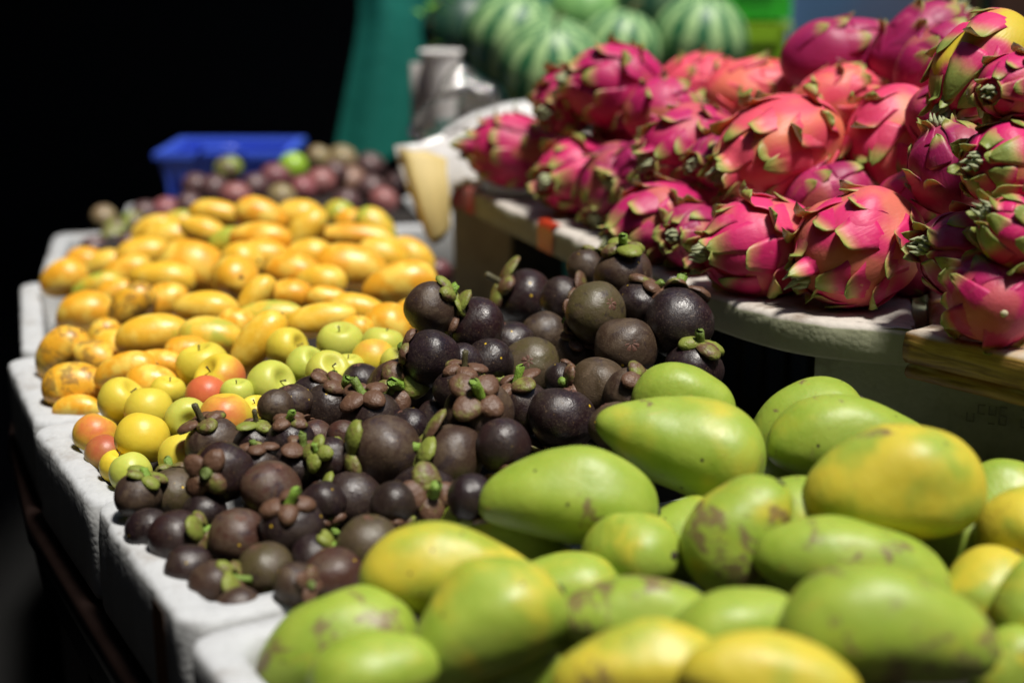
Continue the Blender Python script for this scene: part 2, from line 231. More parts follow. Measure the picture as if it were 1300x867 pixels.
DATA_P=[
(-0.5308,2.6434,0.9997,0.0557,0.0557,'o','purple passion fruit with a green top in front of the blue crate'),
(-0.4327,2.5816,0.9946,0.0575,0.0575,'r','dark red passion fruit beside the lime green fruit'),
(-0.4082,2.6336,1.0057,0.0555,0.0555,'g','lime green fruit on top of the purple ones'),
(-0.4839,2.459,0.9806,0.055,0.055,'p','pink passion fruit right behind the yellow mangoes'),
(-0.3912,2.3889,0.9898,0.0506,0.0506,'t','tan passion fruit touching the yellow mangoes'),
(-0.3392,2.4858,0.9999,0.0584,0.0584,'p','rosy brown passion fruit in the middle of the purple pile'),
(-0.3109,2.7127,0.9649,0.0637,0.0637,'w','passion fruit with a whitish bloom below the teal curtain'),
(-0.3371,2.8164,0.994,0.0593,0.0593,'t','tan passion fruit at the top under the teal curtain'),
(-0.2919,2.9091,0.966,0.0613,0.0613,'d','dark passion fruit at the top next to the plastic sheet'),
(-0.2312,2.5273,0.9604,0.0536,0.0536,'p','pink passion fruit at the lower end of the pile'),
(-0.3695,2.7086,1.0096,0.0538,0.0538,'t','dull brown passion fruit next to the lime green fruit'),
(-0.5726,2.5579,0.9811,0.0541,0.0541,'d','grey purple passion fruit before the corner of the blue crate'),
(-0.4576,2.516,0.9879,0.0532,0.0532,'d','black purple passion fruit behind the pink one'),
(-0.5335,2.5209,0.9843,0.0533,0.0533,'d','shaded passion fruit under the blue crate'),
(-0.2678,2.6574,0.9618,0.0562,0.0562,'d','shaded passion fruit beside the whitish one'),
(-0.6133,2.4914,0.9497,0.0529,0.0529,'m','magenta passion fruit beside the pale yellow mango'),
(-0.6437,2.4606,0.9497,0.0494,0.0494,'d','dusky passion fruit on the outer side of the magenta one'),
(-0.6586,2.424,0.9382,0.0488,0.0488,'o','olive brown passion fruit near the white foam corner'),
(-0.6765,2.387,0.9303,0.0509,0.0509,'o','brown passion fruit touching the orange mango near the foam corner'),
(-0.7365,2.5258,0.9305,0.0478,0.0478,'t','grey tan passion fruit above the white foam corner'),
(-0.2194,2.705,0.96,0.054,0.054,'d','black passion fruit by the hanging yellow paper'),
(-0.2962,2.5123,0.9601,0.0533,0.0533,'d','brown passion fruit low behind the lime mango end'),
(-0.5658,2.4571,0.9642,0.0493,0.0493,'d','plum coloured passion fruit on the far slope'),
(-0.3608,2.4319,0.999,0.0457,0.0457,'m','mauve passion fruit between the tan and the rosy ones'),
(-0.6729,2.2419,0.9318,0.048,0.048,'d','dark passion fruit lying in the bare foam corner'),
(-0.6645,2.3181,0.9305,0.0495,0.0495,'o','brown passion fruit next to the dark one in the foam corner'),
(-0.6213,2.2589,0.9347,0.0456,0.0456,'d','dusky passion fruit wedged behind the pale yellow mango by the rim'),
(-0.1114,2.0826,0.93,0.0448,0.0448,'r','lone dark red passion fruit beyond the brightest mango'),
(-0.3347,2.6653,0.9904,0.0506,0.0506,'d','passion fruit half hidden low among the others'),
]
SUNDIR=(.22,-.21,.95); SUN=5.; SUNANG=9.; SKY=.065; EXPO=.15
BLOCKER_GAP=(-.45,2.8,-.3,4.6,2.6)
import bpy, bmesh, math, random
from mathutils import Vector, Matrix, noise as mnoise
K=1.2                                   # design units to metres
CAMZ=1.4                                # camera height in design units
PH=math.radians(15.5)
FW=Vector((0,math.cos(PH),-math.sin(PH)));RT=Vector((1,0,0));UP=Vector((0,math.sin(PH),math.cos(PH)))
sc=bpy.context.scene
col=sc.collection
rnd=random.Random(11)

# ------------------------------------------------------------------ helpers
def link(o,parent=None):
    col.objects.link(o)
    if parent: o.parent=parent
    return o
def mesh_from(name,verts,faces,mat=None,smooth=True,attr=None):
    me=bpy.data.meshes.new(name); me.from_pydata([tuple(v) for v in verts],[],faces); me.validate()
    if smooth: me.polygons.foreach_set('use_smooth',[True]*len(me.polygons))
    if mat: me.materials.append(mat)
    if attr:
        a=me.attributes.new('tip','FLOAT','POINT'); a.data.foreach_set('value',attr)
    bm=bmesh.new(); bm.from_mesh(me); bmesh.ops.recalc_face_normals(bm,faces=bm.faces); bm.to_mesh(me); bm.free()
    return me
def obj(name,me,parent=None,loc=(0,0,0)):
    o=bpy.data.objects.new(name,me); o.location=loc; return link(o,parent)
def tag(o,label,cat,group=None,kind=None):
    if label: o['label']=label
    if cat: o['category']=cat
    if group: o['group']=group
    if kind: o['kind']=kind
    return o
def empty(name,label,cat,group=None,loc=(0,0,0)):
    o=bpy.data.objects.new(name,None); o.location=loc; o.empty_display_size=.02; link(o)
    return tag(o,label,cat,group)
def SN(s): return max(1e-5,math.sin(s))
def nz(p,s,seed=0): return mnoise.noise(Vector(p)*s+Vector((seed*7.3,seed*3.1,seed*1.7)))
def grid_faces(nu,nv,wrap_v=False,off=0):
    f=[]
    for i in range(nu-1):
        for j in range(nv if wrap_v else nv-1):
            k=(j+1)%nv
            f.append((off+i*nv+j,off+i*nv+k,off+(i+1)*nv+k,off+(i+1)*nv+j))
    return f
class MB:
    def __init__(s): s.v=[];s.f=[];s.a=[]
    def add(s,v,f,a=None):
        o=len(s.v); s.v+=[tuple(x) for x in v]; s.f+=[tuple(o+i for i in q) for q in f]; s.a+=a if a else [0.]*len(v)
    def box(s,c,d,rz=0):
        m=Matrix.Rotation(rz,4,'Z');c=Vector(c)
        v=[c+m@Vector((x*d[0]/2,y*d[1]/2,z*d[2]/2)) for x in(-1,1) for y in(-1,1) for z in(-1,1)]
        s.add(v,[(0,1,3,2),(4,6,7,5),(0,4,5,1),(2,3,7,6),(0,2,6,4),(1,5,7,3)])
    def tube(s,pts,rad,n=10,caps=True):
        pts=[Vector(p) for p in pts]; R=[]
        ref=Vector((0,0,1))
        for i,p in enumerate(pts):
            t=(pts[min(i+1,len(pts)-1)]-pts[max(i-1,0)]).normalized()
            a=t.cross(ref)
            if a.length<.1: a=t.cross(Vector((1,0,0)))
            a.normalize();b=t.cross(a)
            r=rad[i] if isinstance(rad,(list,tuple)) else rad
            R+=[p+(a*math.cos(2*math.pi*k/n)+b*math.sin(2*math.pi*k/n))*r for k in range(n)]
        f=grid_faces(len(pts),n,True)
        if caps: f+=[tuple(range(n))[::-1],tuple((len(pts)-1)*n+k for k in range(n))]
        s.add(R,f)
    def build(s,name,mat,parent=None,smooth=False,attr=False,loc=(0,0,0)):
        return obj(name,mesh_from(name,s.v,s.f,mat,smooth,s.a if attr else None),parent,loc)

# ------------------------------------------------------------------ materials
class NT:
    def __init__(s,name):
        m=bpy.data.materials.new(name); m.use_nodes=True; s.m=m; s.t=m.node_tree; s.n=s.t.nodes; s.l=s.t.links
        s.b=s.n['Principled BSDF']
    def new(s,typ,**k):
        n=s.n.new('ShaderNode'+typ)
        for a,b in k.items(): setattr(n,a,b)
        return n
    def put(s,sock,v):
        if v is None: return
        if isinstance(v,bpy.types.NodeSocket): s.l.new(v,sock)
        elif isinstance(v,(tuple,list)) and len(v)==3 and sock.type=='RGBA': sock.default_value=(*v,1)
        else: sock.default_value=v
    def math(s,op,a,b=0.,c=0.,clamp=False):
        n=s.new('Math',operation=op,use_clamp=clamp); s.put(n.inputs[0],a);s.put(n.inputs[1],b);s.put(n.inputs[2],c); return n.outputs[0]
    def vmath(s,op,a,b):
        n=s.new('VectorMath',operation=op); s.put(n.inputs[0],a);s.put(n.inputs[1],b); return n.outputs[0]
    def mix(s,f,a,b,mode='MIX'):
        n=s.new('Mix',data_type='RGBA',blend_type=mode); s.put(n.inputs[0],f);s.put(n.inputs[6],a);s.put(n.inputs[7],b); return n.outputs[2]
    def step(s,v,lo,hi):
        n=s.new('MapRange',interpolation_type='SMOOTHSTEP'); s.put(n.inputs[0],v);n.inputs[1].default_value=lo;n.inputs[2].default_value=hi; return n.outputs[0]
    def coords(s,sc=(1,1,1),rand=True,gen='Object'):
        c=s.new('TexCoord').outputs[gen]
        c=s.vmath('MULTIPLY',c,sc)
        if rand:
            r=s.new('ObjectInfo').outputs['Random']
            cb=s.new('CombineXYZ'); s.put(cb.inputs[0],s.math('MULTIPLY',r,83.)); s.put(cb.inputs[1],s.math('MULTIPLY',r,41.)); s.put(cb.inputs[2],s.math('MULTIPLY',r,19.))
            c=s.vmath('ADD',c,cb.outputs[0])
        return c
    def noise(s,v,scale,detail=3,rough=.5,dist=0.):
        n=s.new('TexNoise'); s.put(n.inputs['Vector'],v); n.inputs['Scale'].default_value=scale;n.inputs['Detail'].default_value=detail;n.inputs['Roughness'].default_value=rough;n.inputs['Distortion'].default_value=dist
        return n.outputs[0]
    def voro(s,v,scale,feat='F1'):
        n=s.new('TexVoronoi',feature=feat); s.put(n.inputs['Vector'],v); n.inputs['Scale'].default_value=scale; return n
    def oc(s):
        c=s.new('SeparateColor'); s.l.new(s.new('ObjectInfo').outputs['Color'],c.inputs[0]); return c.outputs
    def bump(s,h,strength=.3,dist=.01):
        n=s.new('Bump'); n.inputs['Strength'].default_value=strength;n.inputs['Distance'].default_value=dist; s.put(n.inputs['Height'],h); s.l.new(n.outputs[0],s.b.inputs['Normal'])
    def out(s,color,rough=.5,spec=.5,**k):
        s.put(s.b.inputs['Base Color'],color); s.put(s.b.inputs['Roughness'],rough); s.put(s.b.inputs['Specular IOR Level'],spec)
        for a,b in k.items(): s.put(s.b.inputs[a.replace('_',' ')],b)
        return s.m
def plain(name,c,rough=.5,var=.15,scale=8,bump=.1,**k):
    t=NT(name); v=t.coords(); n=t.noise(v,scale,4)
    cc=t.mix(n,tuple(x*(1-var) for x in c),tuple(min(1,x*(1+var)) for x in c))
    if bump: t.bump(t.noise(v,scale*5,3),bump,.003)
    return t.out(cc,rough,**k)

def m_green_mango():
    t=NT('green_mango_skin'); v=t.coords((1.7,1,1)); oc=t.oc()
    n1=t.noise(v,2.0,2,.5)
    yf=t.step(t.math('ADD',n1,t.math('MULTIPLY',t.math('SUBTRACT',oc[0],.5),.55)),.44,.80)
    c=t.mix(t.noise(v,3.0,3),(.17,.28,.016),(.36,.44,.065))
    c=t.mix(yf,c,(.54,.45,.04))
    bl=t.noise(v,1.9,8,.68,.5)
    bf=t.step(t.math('ADD',bl,t.math('MULTIPLY',oc[1],.16)),.66,.725)
    c=t.mix(t.math('MULTIPLY',bf,.78),c,(.15,.075,.055))
    st=t.noise(t.vmath('MULTIPLY',v,(1,3,3)),2.4,5,.7,.8)
    c=t.mix(t.math('MULTIPLY',t.step(st,.62,.72),.5),c,(.50,.25,.05))
    vo=t.voro(v,26); c=t.mix(t.math('MULTIPLY',t.math('SUBTRACT',1.,t.step(vo.outputs['Distance'],.05,.16)),.35),c,(.62,.66,.32))
    vd=t.voro(v,3.3); c=t.mix(t.math('SUBTRACT',1.,t.step(vd.outputs['Distance'],.035,.075)),c,(.03,.018,.012))
    sp=t.noise(v,38,2,.6); c=t.mix(t.math('MULTIPLY',t.step(sp,.66,.74),.45),c,(.13,.09,.04))
    t.bump(t.math('ADD',t.noise(v,7,3),t.math('MULTIPLY',t.noise(v,60,2),.12)),.25,.0035)
    return t.out(c,t.math('ADD',.36,t.math('MULTIPLY',t.noise(v,5),.22)),.5,Subsurface_Weight=.06,Subsurface_Scale=.05)
def m_yellow_mango():
    t=NT('yellow_mango_skin'); v=t.coords((1.7,1,1)); oc=t.oc()
    n1=t.noise(v,2.2,3)
    c=t.mix(oc[0],(.74,.45,.035),(.72,.31,.016))
    c=t.mix(t.step(n1,.42,.68),c,(.80,.56,.09))
    gf=t.step(t.math('ADD',t.noise(v,1.7,4),t.math('MULTIPLY',oc[1],.42)),.66,.92)
    c=t.mix(gf,c,(.38,.42,.05))
    bl=t.step(t.math('ADD',t.noise(v,2.6,8,.7,.5),t.math('MULTIPLY',oc[2],.2)),.64,.74)
    c=t.mix(t.math('MULTIPLY',bl,.7),c,(.16,.09,.03))
    sp=t.voro(v,9); c=t.mix(t.math('MULTIPLY',t.math('SUBTRACT',1.,t.step(sp.outputs['Distance'],.05,.12)),.6),c,(.12,.07,.02))
    t.bump(t.noise(v,7,3),.2,.003)
    return t.out(c,.38,.5,Subsurface_Weight=.08,Subsurface_Scale=.05)
def m_apple():
    t=NT('apple_skin'); v=t.coords(); oc=t.oc()
    c=t.mix(t.noise(v,2.5,3),(.38,.46,.05),(.52,.54,.12))
    c=t.mix(oc[0],c,t.mix(t.noise(v,3,2),(.72,.55,.05),(.66,.48,.03)))
    xyz=t.new('SeparateXYZ'); t.l.new(t.new('TexCoord').outputs['Object'],xyz.inputs[0])
    g=t.math('ADD',t.math('MULTIPLY',xyz.outputs[0],.9),t.math('MULTIPLY',xyz.outputs[2],-.5))
    g=t.math('ADD',g,t.math('MULTIPLY',t.noise(v,3,3,.6),.5))
    rf=t.step(t.math('ADD',g,oc[1]),.85,1.55)
    c=t.mix(t.math('MULTIPLY',rf,.92),c,t.mix(t.noise(v,4,2),(.62,.13,.05),(.48,.05,.04)))
    c=t.mix(oc[2],c,(.20,.05,.03))
    d=t.voro(v,24); c=t.mix(t.math('MULTIPLY',t.math('SUBTRACT',1.,t.step(d.outputs['Distance'],.05,.13)),.4),c,(.75,.72,.4))
    t.bump(t.noise(v,5,3),.2,.003)
    return t.out(c,.42,.38,Subsurface_Weight=.08,Subsurface_Scale=.04)
def m_mangosteen():
    t=NT('mangosteen_rind'); v=t.coords(); oc=t.oc()
    c=t.mix(oc[0],(.009,.004,.008),(.038,.021,.014))
    c=t.mix(oc[1],c,(.078,.064,.022))
    c=t.mix(oc[2],c,(.066,.022,.015))
    p1=t.step(t.noise(v,2.1,6,.7,.6),.42,.62)
    c=t.mix(t.math('MULTIPLY',p1,.75),c,t.mix(oc[0],(.018,.011,.011),(.105,.068,.036)))
    p2=t.step(t.noise(v,3.6,5,.65,.5),.54,.66)
    c=t.mix(t.math('MULTIPLY',p2,.7),c,(.022,.012,.018))
    p3=t.step(t.noise(v,8,6,.75,1.),.60,.70)
    c=t.mix(t.math('MULTIPLY',p3,.6),c,(.19,.13,.08))
    fine=t.noise(v,45,4,.7); c=t.mix(t.math('MULTIPLY',t.step(fine,.52,.68),.4),c,(.16,.115,.08))
    y=t.voro(v,2.6); c=t.mix(t.math('SUBTRACT',1.,t.step(y.outputs['Distance'],.04,.075)),c,(.55,.36,.02))
    y2=t.voro(v,11); c=t.mix(t.math('MULTIPLY',t.math('SUBTRACT',1.,t.step(y2.outputs['Distance'],.05,.1)),.55),c,(.34,.22,.08))
    r=t.math('ADD',t.math('ADD',.29,t.math('MULTIPLY',oc[0],.18)),t.math('MULTIPLY',p1,.16))
    t.bump(t.math('ADD',t.noise(v,6,4,.6),t.math('MULTIPLY',t.noise(v,50,3),.25)),.35,.0035)
    return t.out(c,r,.5)
def m_sepal():
    t=NT('mangosteen_sepal'); v=t.coords(); oc=t.oc()
    f=t.step(t.math('ADD',t.noise(v,4.,4,.6),t.math('MULTIPLY',t.math('SUBTRACT',oc[0],.5),.7)),.35,.62)
    c=t.mix(f,(.105,.052,.030),(.19,.225,.036))
    c=t.mix(t.math('MULTIPLY',t.step(t.noise(v,9,4,.6),.55,.7),.6),c,(.20,.11,.055))
    t.bump(t.noise(v,18,4),.4,.004)
    return t.out(c,.5,.45)
def m_stem():
    t=NT('cut_green_stalk'); v=t.coords(); oc=t.oc()
    c=t.mix(oc[0],(.055,.038,.022),(.22,.42,.035)); c=t.mix(t.math('MULTIPLY',t.noise(v,12,4),.5),c,(.10,.08,.03))
    t.bump(t.noise(t.vmath('MULTIPLY',v,(3,3,1)),14,4),.5,.004)
    return t.out(c,.55)
def m_dragon(part):
    t=NT('dragon_fruit_'+part); v=t.coords(); oc=t.oc()
    c=t.mix(t.noise(v,2.4,3),(.50,.006,.100),(.74,.028,.175))
    c=t.mix(oc[0],c,(.22,.012,.075)); c=t.mix(oc[1],c,(.76,.10,.12)); 
    if part=='skin': c=t.mix(t.math('MULTIPLY',oc[2],t.step(t.noise(v,1.7,2),.45,.6)),c,(.55,.42,.03))
    pk=t.step(t.noise(v,5,4,.6),.58,.72); c=t.mix(t.math('MULTIPLY',pk,.22),c,(.80,.25,.28))
    sp=t.noise(v,50,3,.6); c=t.mix(t.math('MULTIPLY',t.step(sp,.68,.75),.4),c,(.35,.10,.06))
    if part=='scale':
        a=t.new('Attribute',attribute_name='tip').outputs['Fac']
        tf=t.math('ADD',a,t.math('MULTIPLY',t.math('SUBTRACT',t.noise(v,5,3),.5),.3))
        tf=t.math('ADD',tf,t.math('MULTIPLY',oc[2],.30))
        c=t.mix(t.step(tf,.58,.98),c,(.38,.34,.09))
        c=t.mix(t.step(tf,.84,1.05),c,(.20,.24,.05))
        c=t.mix(t.math('MULTIPLY',t.step(t.noise(v,9,4,.6),.60,.72),t.math('MULTIPLY',a,.8)),c,(.22,.12,.06))
    t.bump(t.math('ADD',t.noise(v,6,3),t.math('MULTIPLY',t.noise(t.vmath('MULTIPLY',v,(1,5,5)),9,3),.3)),.3,.004)
    return t.out(c,t.math('ADD',.38,t.math('MULTIPLY',t.noise(v,4),.2)),.35,Subsurface_Weight=.07,Subsurface_Scale=.05)
def m_foam(name,white=(.70,.72,.74),dirt=(.30,.24,.18),amt=.5,sidec=None):
    t=NT(name); v=t.coords(rand=False)
    vo=t.voro(v,170); c=t.mix(t.voro(v,170).outputs['Color'],white,tuple(x*.9 for x in white),'MIX')
    d=t.step(t.noise(v,9,6,.65,.4),.50,.74); c=t.mix(t.math('MULTIPLY',d,amt),c,dirt)
    d2=t.step(t.noise(t.vmath('MULTIPLY',v,(1,1,.25)),40,4,.6),.57,.75); c=t.mix(t.math('MULTIPLY',d2,amt*.6),c,tuple(x*.5 for x in dirt))
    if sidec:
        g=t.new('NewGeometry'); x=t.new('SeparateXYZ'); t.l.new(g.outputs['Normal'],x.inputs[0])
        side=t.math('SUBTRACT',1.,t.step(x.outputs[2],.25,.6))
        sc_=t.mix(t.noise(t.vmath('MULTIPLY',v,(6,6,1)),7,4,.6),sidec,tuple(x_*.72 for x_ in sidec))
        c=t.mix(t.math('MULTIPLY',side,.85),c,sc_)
    h=t.math('ADD',t.math('MULTIPLY',vo.outputs['Distance'],-.6),t.noise(v,60,4,.6))
    t.bump(h,.35,.002)
    return t.out(c,.72,.25)

M_G=m_green_mango();M_Y=m_yellow_mango();M_A=m_apple();M_M=m_mangosteen();M_SE=m_sepal();M_ST=m_stem()
M_DB=m_dragon('skin');M_DS=m_dragon('scale')
M_DRY=plain('dried_flower',(.34,.37,.21),.8,.5,14,.5)
M_SCAR=plain('dark_scar',(.028,.017,.012),.8,.4,20,.4)
M_ROS=plain('flower_mark',(.11,.045,.028),.65,.4,12,.4)
M_WOODSTEM=plain('apple_stalk',(.07,.045,.02),.7,.3,20,.3)
M_FOAM=m_foam('white_foam',(.47,.485,.50),(.20,.16,.12),.85,(.52,.53,.53))  # side colour raised to paint in missing fill light
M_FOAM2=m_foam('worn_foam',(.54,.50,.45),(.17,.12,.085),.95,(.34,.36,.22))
M_FOAM3=m_foam('greenish_foam',(.42,.45,.31),(.14,.15,.09),.6)  # grey-green foam with darker mottling
M_CREAM=m_foam('cream_foam',(.62,.55,.36),(.35,.27,.14),.5)

# ------------------------------------------------------------------ fruit meshes
def oval(seed,nar=0.,bend=.1,flat=.9,power=.5,nu=34,nv=36,lump=.02,beak=0.):
    v=[];
    for i in range(nu+1):
        s=math.pi*i/nu; x=-math.cos(s)*.5
        r=.5*SN(s)**(2*power)
        u=x*2
        r*=(1+nar*u)*(1/(1+abs(nar)*.5))
        for j in range(nv):
            a=2*math.pi*j/nv
            y=r*math.cos(a);z=r*math.sin(a)*flat
            z-=bend*(u*u-.33)*.5
            if beak: z-=beak*max(0,-u-.55)**2
            k=1+lump*2.4*nz((x*2,y*2,z*2),1.3,seed)
            v.append((x,y*k,z*k))
    f=grid_faces(nu+1,nv,True)
    return v,f
def poly_mesh(name,vf,mat): return mesh_from(name,vf[0],vf[1],mat)
GM=[poly_mesh('green_mango',oval(1,.18,.20,.97,.41,lump=.045,beak=.12),M_G),poly_mesh('green_mango',oval(2,.08,.16,.95,.40,lump=.05,beak=.25),M_G),poly_mesh('green_mango',oval(3,-.13,.22,.97,.41,lump=.045,beak=.3),M_G)]
def pear():
    v,f=oval(5,.42,.14,.97,.41,lump=.04)
    return [(x,y,z+(.12*max(0,-x-.1)*2)) for x,y,z in v],f
GP=poly_mesh('green_mango',pear(),M_G)
YM=[poly_mesh('yellow_mango',oval(11,.14,.12,.95,.42,26,26),M_Y),poly_mesh('yellow_mango',oval(12,.06,.18,.95,.41,26,26,beak=.3),M_Y),poly_mesh('yellow_mango',oval(13,-.12,.08,.93,.42,26,26),M_Y)]
def disc(name,mat,r,h,n=12,seed=0):
    v=[(0,0,h)];f=[]
    for i,(q,z) in enumerate(((.55,h*.8),(1,0),(1.05,-h))):
        for k in range(n):
            a=2*math.pi*k/n; w=1+.18*nz((math.cos(a),math.sin(a),i),1.5,seed); v.append((r*q*w*math.cos(a),r*q*w*math.sin(a),z))
    f=[(0,1+k,1+(k+1)%n) for k in range(n)]
    for i in range(2): f+=[(1+i*n+k,1+(i+1)*n+k,1+(i+1)*n+(k+1)%n,1+i*n+(k+1)%n) for k in range(n)]
    return mesh_from(name,v,f,mat)
SCAR=disc('stem_scar',M_SCAR,.06,.02)
def frame(ax,spin=0.):
    x=ax.normalized(); r=Vector((0,0,1)) if abs(x.z)<.95 else Vector((0,1,0))
    y=r.cross(x).normalized(); z=x.cross(y)
    return (Matrix((x,y,z)).transposed()@Matrix.Rotation(spin,3,'X'))
def adir(a,k):
    a=math.radians(a);k=math.radians(k)
    return RT*math.cos(a)*math.cos(k)+UP*math.sin(a)*math.cos(k)-FW*math.sin(k)
def place(o,p,R,s):
    o.matrix_world=Matrix.Translation(p)@R.to_4x4()@Matrix.Diagonal((*s,1))
def cp(src,parent,color=None):
    o=src.copy(); col.objects.link(o); o.parent=parent
    if color: o.color=color
    return o
protos=[]
def proto(name,me,loc=(0,0,0),rot=None,s=1):
    o=bpy.data.objects.new(name,me); o.location=loc
    if rot is not None: o.rotation_euler=rot.to_euler()
    o.scale=(s,s,s) if not isinstance(s,tuple) else s
    return o
def fresh(p,parent,color=None):
    "a copy of a part linked under its own thing"
    o=p.copy(); o.name=p.name.split('.')[0]; col.objects.link(o); o.parent=parent
    if color: o.color=(*color,1)
    return o
def zrot(n):  # rotation taking +Z to n
    return Vector((0,0,1)).rotation_difference(Vector(n).normalized()).to_matrix()

scar_p=proto('stem_scar',SCAR,(.497,0,-.085),zrot((1,0,-.1)))
scar_p2=proto('stem_scar',SCAR,(.497,0,-.06),zrot((1,0,-.1)),.8)
# green mangoes
for i,(x,y,z,L,W,ang,tilt,yel,blo,lab) in enumerate(DATA_G):
    me=GP if i==1 else GM[(i*7)%3]
    o=obj('green_mango',me); spin=rnd.uniform(-.5,.5)
    if i==1: spin=.0
    place(o,Vector((x,y,z)),frame(adir(ang,tilt),spin),(L,W*1.06,W*1.05)); o.color=(yel,blo,rnd.random(),1)
    tag(o,lab,'mango','green mangoes heaped in the front foam tray')
    fresh(scar_p,o)
KY={'o':(.8,.0,.1),'y':(.15,.1,.1),'g':(.2,.75,.1),'G':(.0,1.,0),'b':(.6,.1,.75),'s':(.6,.2,.3),'p':(.5,.0,.3),'r':(1.,0,.2)}
for i,(x,y,z,L,W,ang,tilt,k,lab) in enumerate(DATA_Y):
    o=obj('yellow_mango',YM[(i*5+i//3)%3]); place(o,Vector((x,y,z)),frame(adir(ang,tilt),rnd.uniform(-.9,.9)),(L,W,W))
    c=KY[k]; o.color=tuple(min(1,max(0,q+rnd.uniform(-.12,.12))) for q in c)+(1,)
    tag(o,lab,'mango','yellow mangoes heaped at the back of the stall'); fresh(scar_p2,o)
# apples
def apple_mesh():
    v=[];nu,nv=26,30
    for i in range(nu+1):
        s=math.pi*i/nu; c=math.cos(s)
        r=.5*SN(s)**.86*(1+.05*c)
        z=.46*c - .17*math.exp(-((s)/.33)**2) + .07*math.exp(-((math.pi-s)/.3)**2)
        for j in range(nv):
            a=2*math.pi*j/nv; k=1+.012*math.cos(5*a)*abs(c)+.03*nz((math.cos(a),math.sin(a),c),1.2,4)
            v.append((r*k*math.cos(a),r*k*math.sin(a),z))
    return mesh_from('body',v,grid_faces(nu+1,nv,True),M_A)
APB=proto('body',apple_mesh())
b=MB(); b.tube([(0,0,.26),(.01,0,.32),(.02,.01,.38),(.035,.015,.43)],[.02,.016,.016,.024],7); APS=proto('stem',mesh_from('stem',b.v,b.f,M_WOODSTEM))
KA={'g':(.1,0,0),'G':(.25,-.2,0),'y':(.75,.1,0),'Y':(1,.3,0),'r':(.85,.4,0),'R':(.95,.65,0),'O':(.9,.62,0),'P':(.5,.95,0),'B':(.5,.7,.5)}
for i,(x,y,z,L,W,d,k,lab) in enumerate(DATA_A):
    e=empty('apple',lab,'apple','green and yellow apples in the foam tray')
    ax=RT*d[0]+UP*d[1]-FW*d[2]; R=zrot(ax)@Matrix.Rotation(rnd.uniform(0,6.28),3,'Z')
    if k in 'rROPB':   # turn the red cheek to where the photograph shows it
        R=zrot(ax); best=None
        for q in range(24):
            Rq=R@Matrix.Rotation(q*math.pi/12,3,'Z'); w=(Rq@Vector((.9,0,-.5))).dot(-FW+UP*.6)
            if best is None or w>best[0]: best=(w,Rq)
        R=best[1]
    place(e,Vector((x,y,z)),R,(W,W,W))
    c=KA[k]; fresh(APB,e,tuple(max(0,q+rnd.uniform(-.05,.05)) for q in c)); fresh(APS,e)

# mangosteens -------------------------------------------------------
def mg_body(seed,sq):
    v=[];nu,nv=28,32
    for i in range(nu+1):
        s=math.pi*i/nu;c=math.cos(s);r=.5*SN(s)**.94
        for j in range(nv):
            a=2*math.pi*j/nv; p=Vector((r*math.cos(a),r*math.sin(a),.5*c*sq))
            k=1+.09*nz(p*2,1.0,seed)+.010*math.cos(6*a)*math.sin(s)
            p.z-=.05*math.exp(-(s/.35)**2)
            v.append(p*k)
    return mesh_from('body',v,grid_faces(nu+1,nv,True),M_M)
def sepal_mesh(seed,lift,thick=.075):
    # a thick rounded knob-like flap lying on the shoulder of the fruit, its rim lifting away
    r_=random.Random(seed); nu,nv=9,9; top=[];bot=[]
    wid=r_.uniform(.17,.215);ln=r_.uniform(.27,.34)
    for i in range(nu):
        u=i/(nu-1)
        w=wid*(math.sin(math.pi*min(1,(u*.88+.09)))**.5)
        for j in range(nv):
            q=-1+2*j/(nv-1)
            th=.16+(u*ln)/.5
            R=.515+lift*(u**1.8)*.5+.035*(1-q*q)*math.sin(math.pi*u)-.045*q*q*u*(1-lift)
            R+=.014*nz((u*2,q*2,seed),2.)
            ph=(w*q)/(.5*max(.30,math.sin(th)))
            edge=max(0,1-q*q)**.5
            e2=max(0,1-max(0,(u-.7)/.3)**2)**.5
            T=thick*(.16+.84*edge*e2)
            d=Vector((math.sin(th)*math.cos(ph),math.sin(th)*math.sin(ph),math.cos(th)))
            p=d*R
            top.append(p+d*T*.55); bot.append(p-d*T*.45)
    n=nu*nv; f=grid_faces(nu,nv)+[tuple(n+i for i in reversed(q)) for q in grid_faces(nu,nv)]
    ring=[j for j in range(nv)]+[i*nv+nv-1 for i in range(1,nu)]+[(nu-1)*nv+j for j in range(nv-2,-1,-1)]+[i*nv for i in range(nu-2,0,-1)]
    for a,b_ in zip(ring,ring[1:]+ring[:1]): f.append((a,b_,n+b_,n+a))
    return mesh_from('sepal',top+bot,f,M_SE)
def stem_mesh(seed,ln,r):
    b=MB();R=random.Random(seed);dx,dy=R.uniform(-.12,.12),R.uniform(-.12,.12)
    b.tube([(0,0,.44),(dx*.2,dy*.2,.50),(dx*.6,dy*.6,.50+ln*.5),(dx,dy,.50+ln*.9),(dx,dy,.5+ln)],[r*1.5,r*1.1,r,r*1.08,r*.8],9)
    v=[Vector(p)*(1+.03*nz(p,14,seed)) for p in b.v]
    return mesh_from('stem',v,b.f,M_ST)
def rosette_mesh(n,rad):
    b=MB()
    for k in range(n):
        a=2*math.pi*k/n; v=[];nu,nv=5,5
        for i in range(nu):
            u=i/(nu-1); 
            for j in range(nv):
                q=-1+2*j/(nv-1); rr=rad*(.12+.88*u); hw=(math.pi/n)*.86*(1-.25*u*u)
                aa=a+q*hw; x,y=rr*math.cos(aa),rr*math.sin(aa)
                zz=-math.sqrt(max(0,.25-x*x-y*y))*1.0-.012*(1-abs(q)**3)*(1-(2*u-1)**4)+.006
                v.append((x,y,zz))
        b.add(v,grid_faces(nu,nv))
    b2=mesh_from('flower_mark',b.v,b.f,M_ROS); return b2
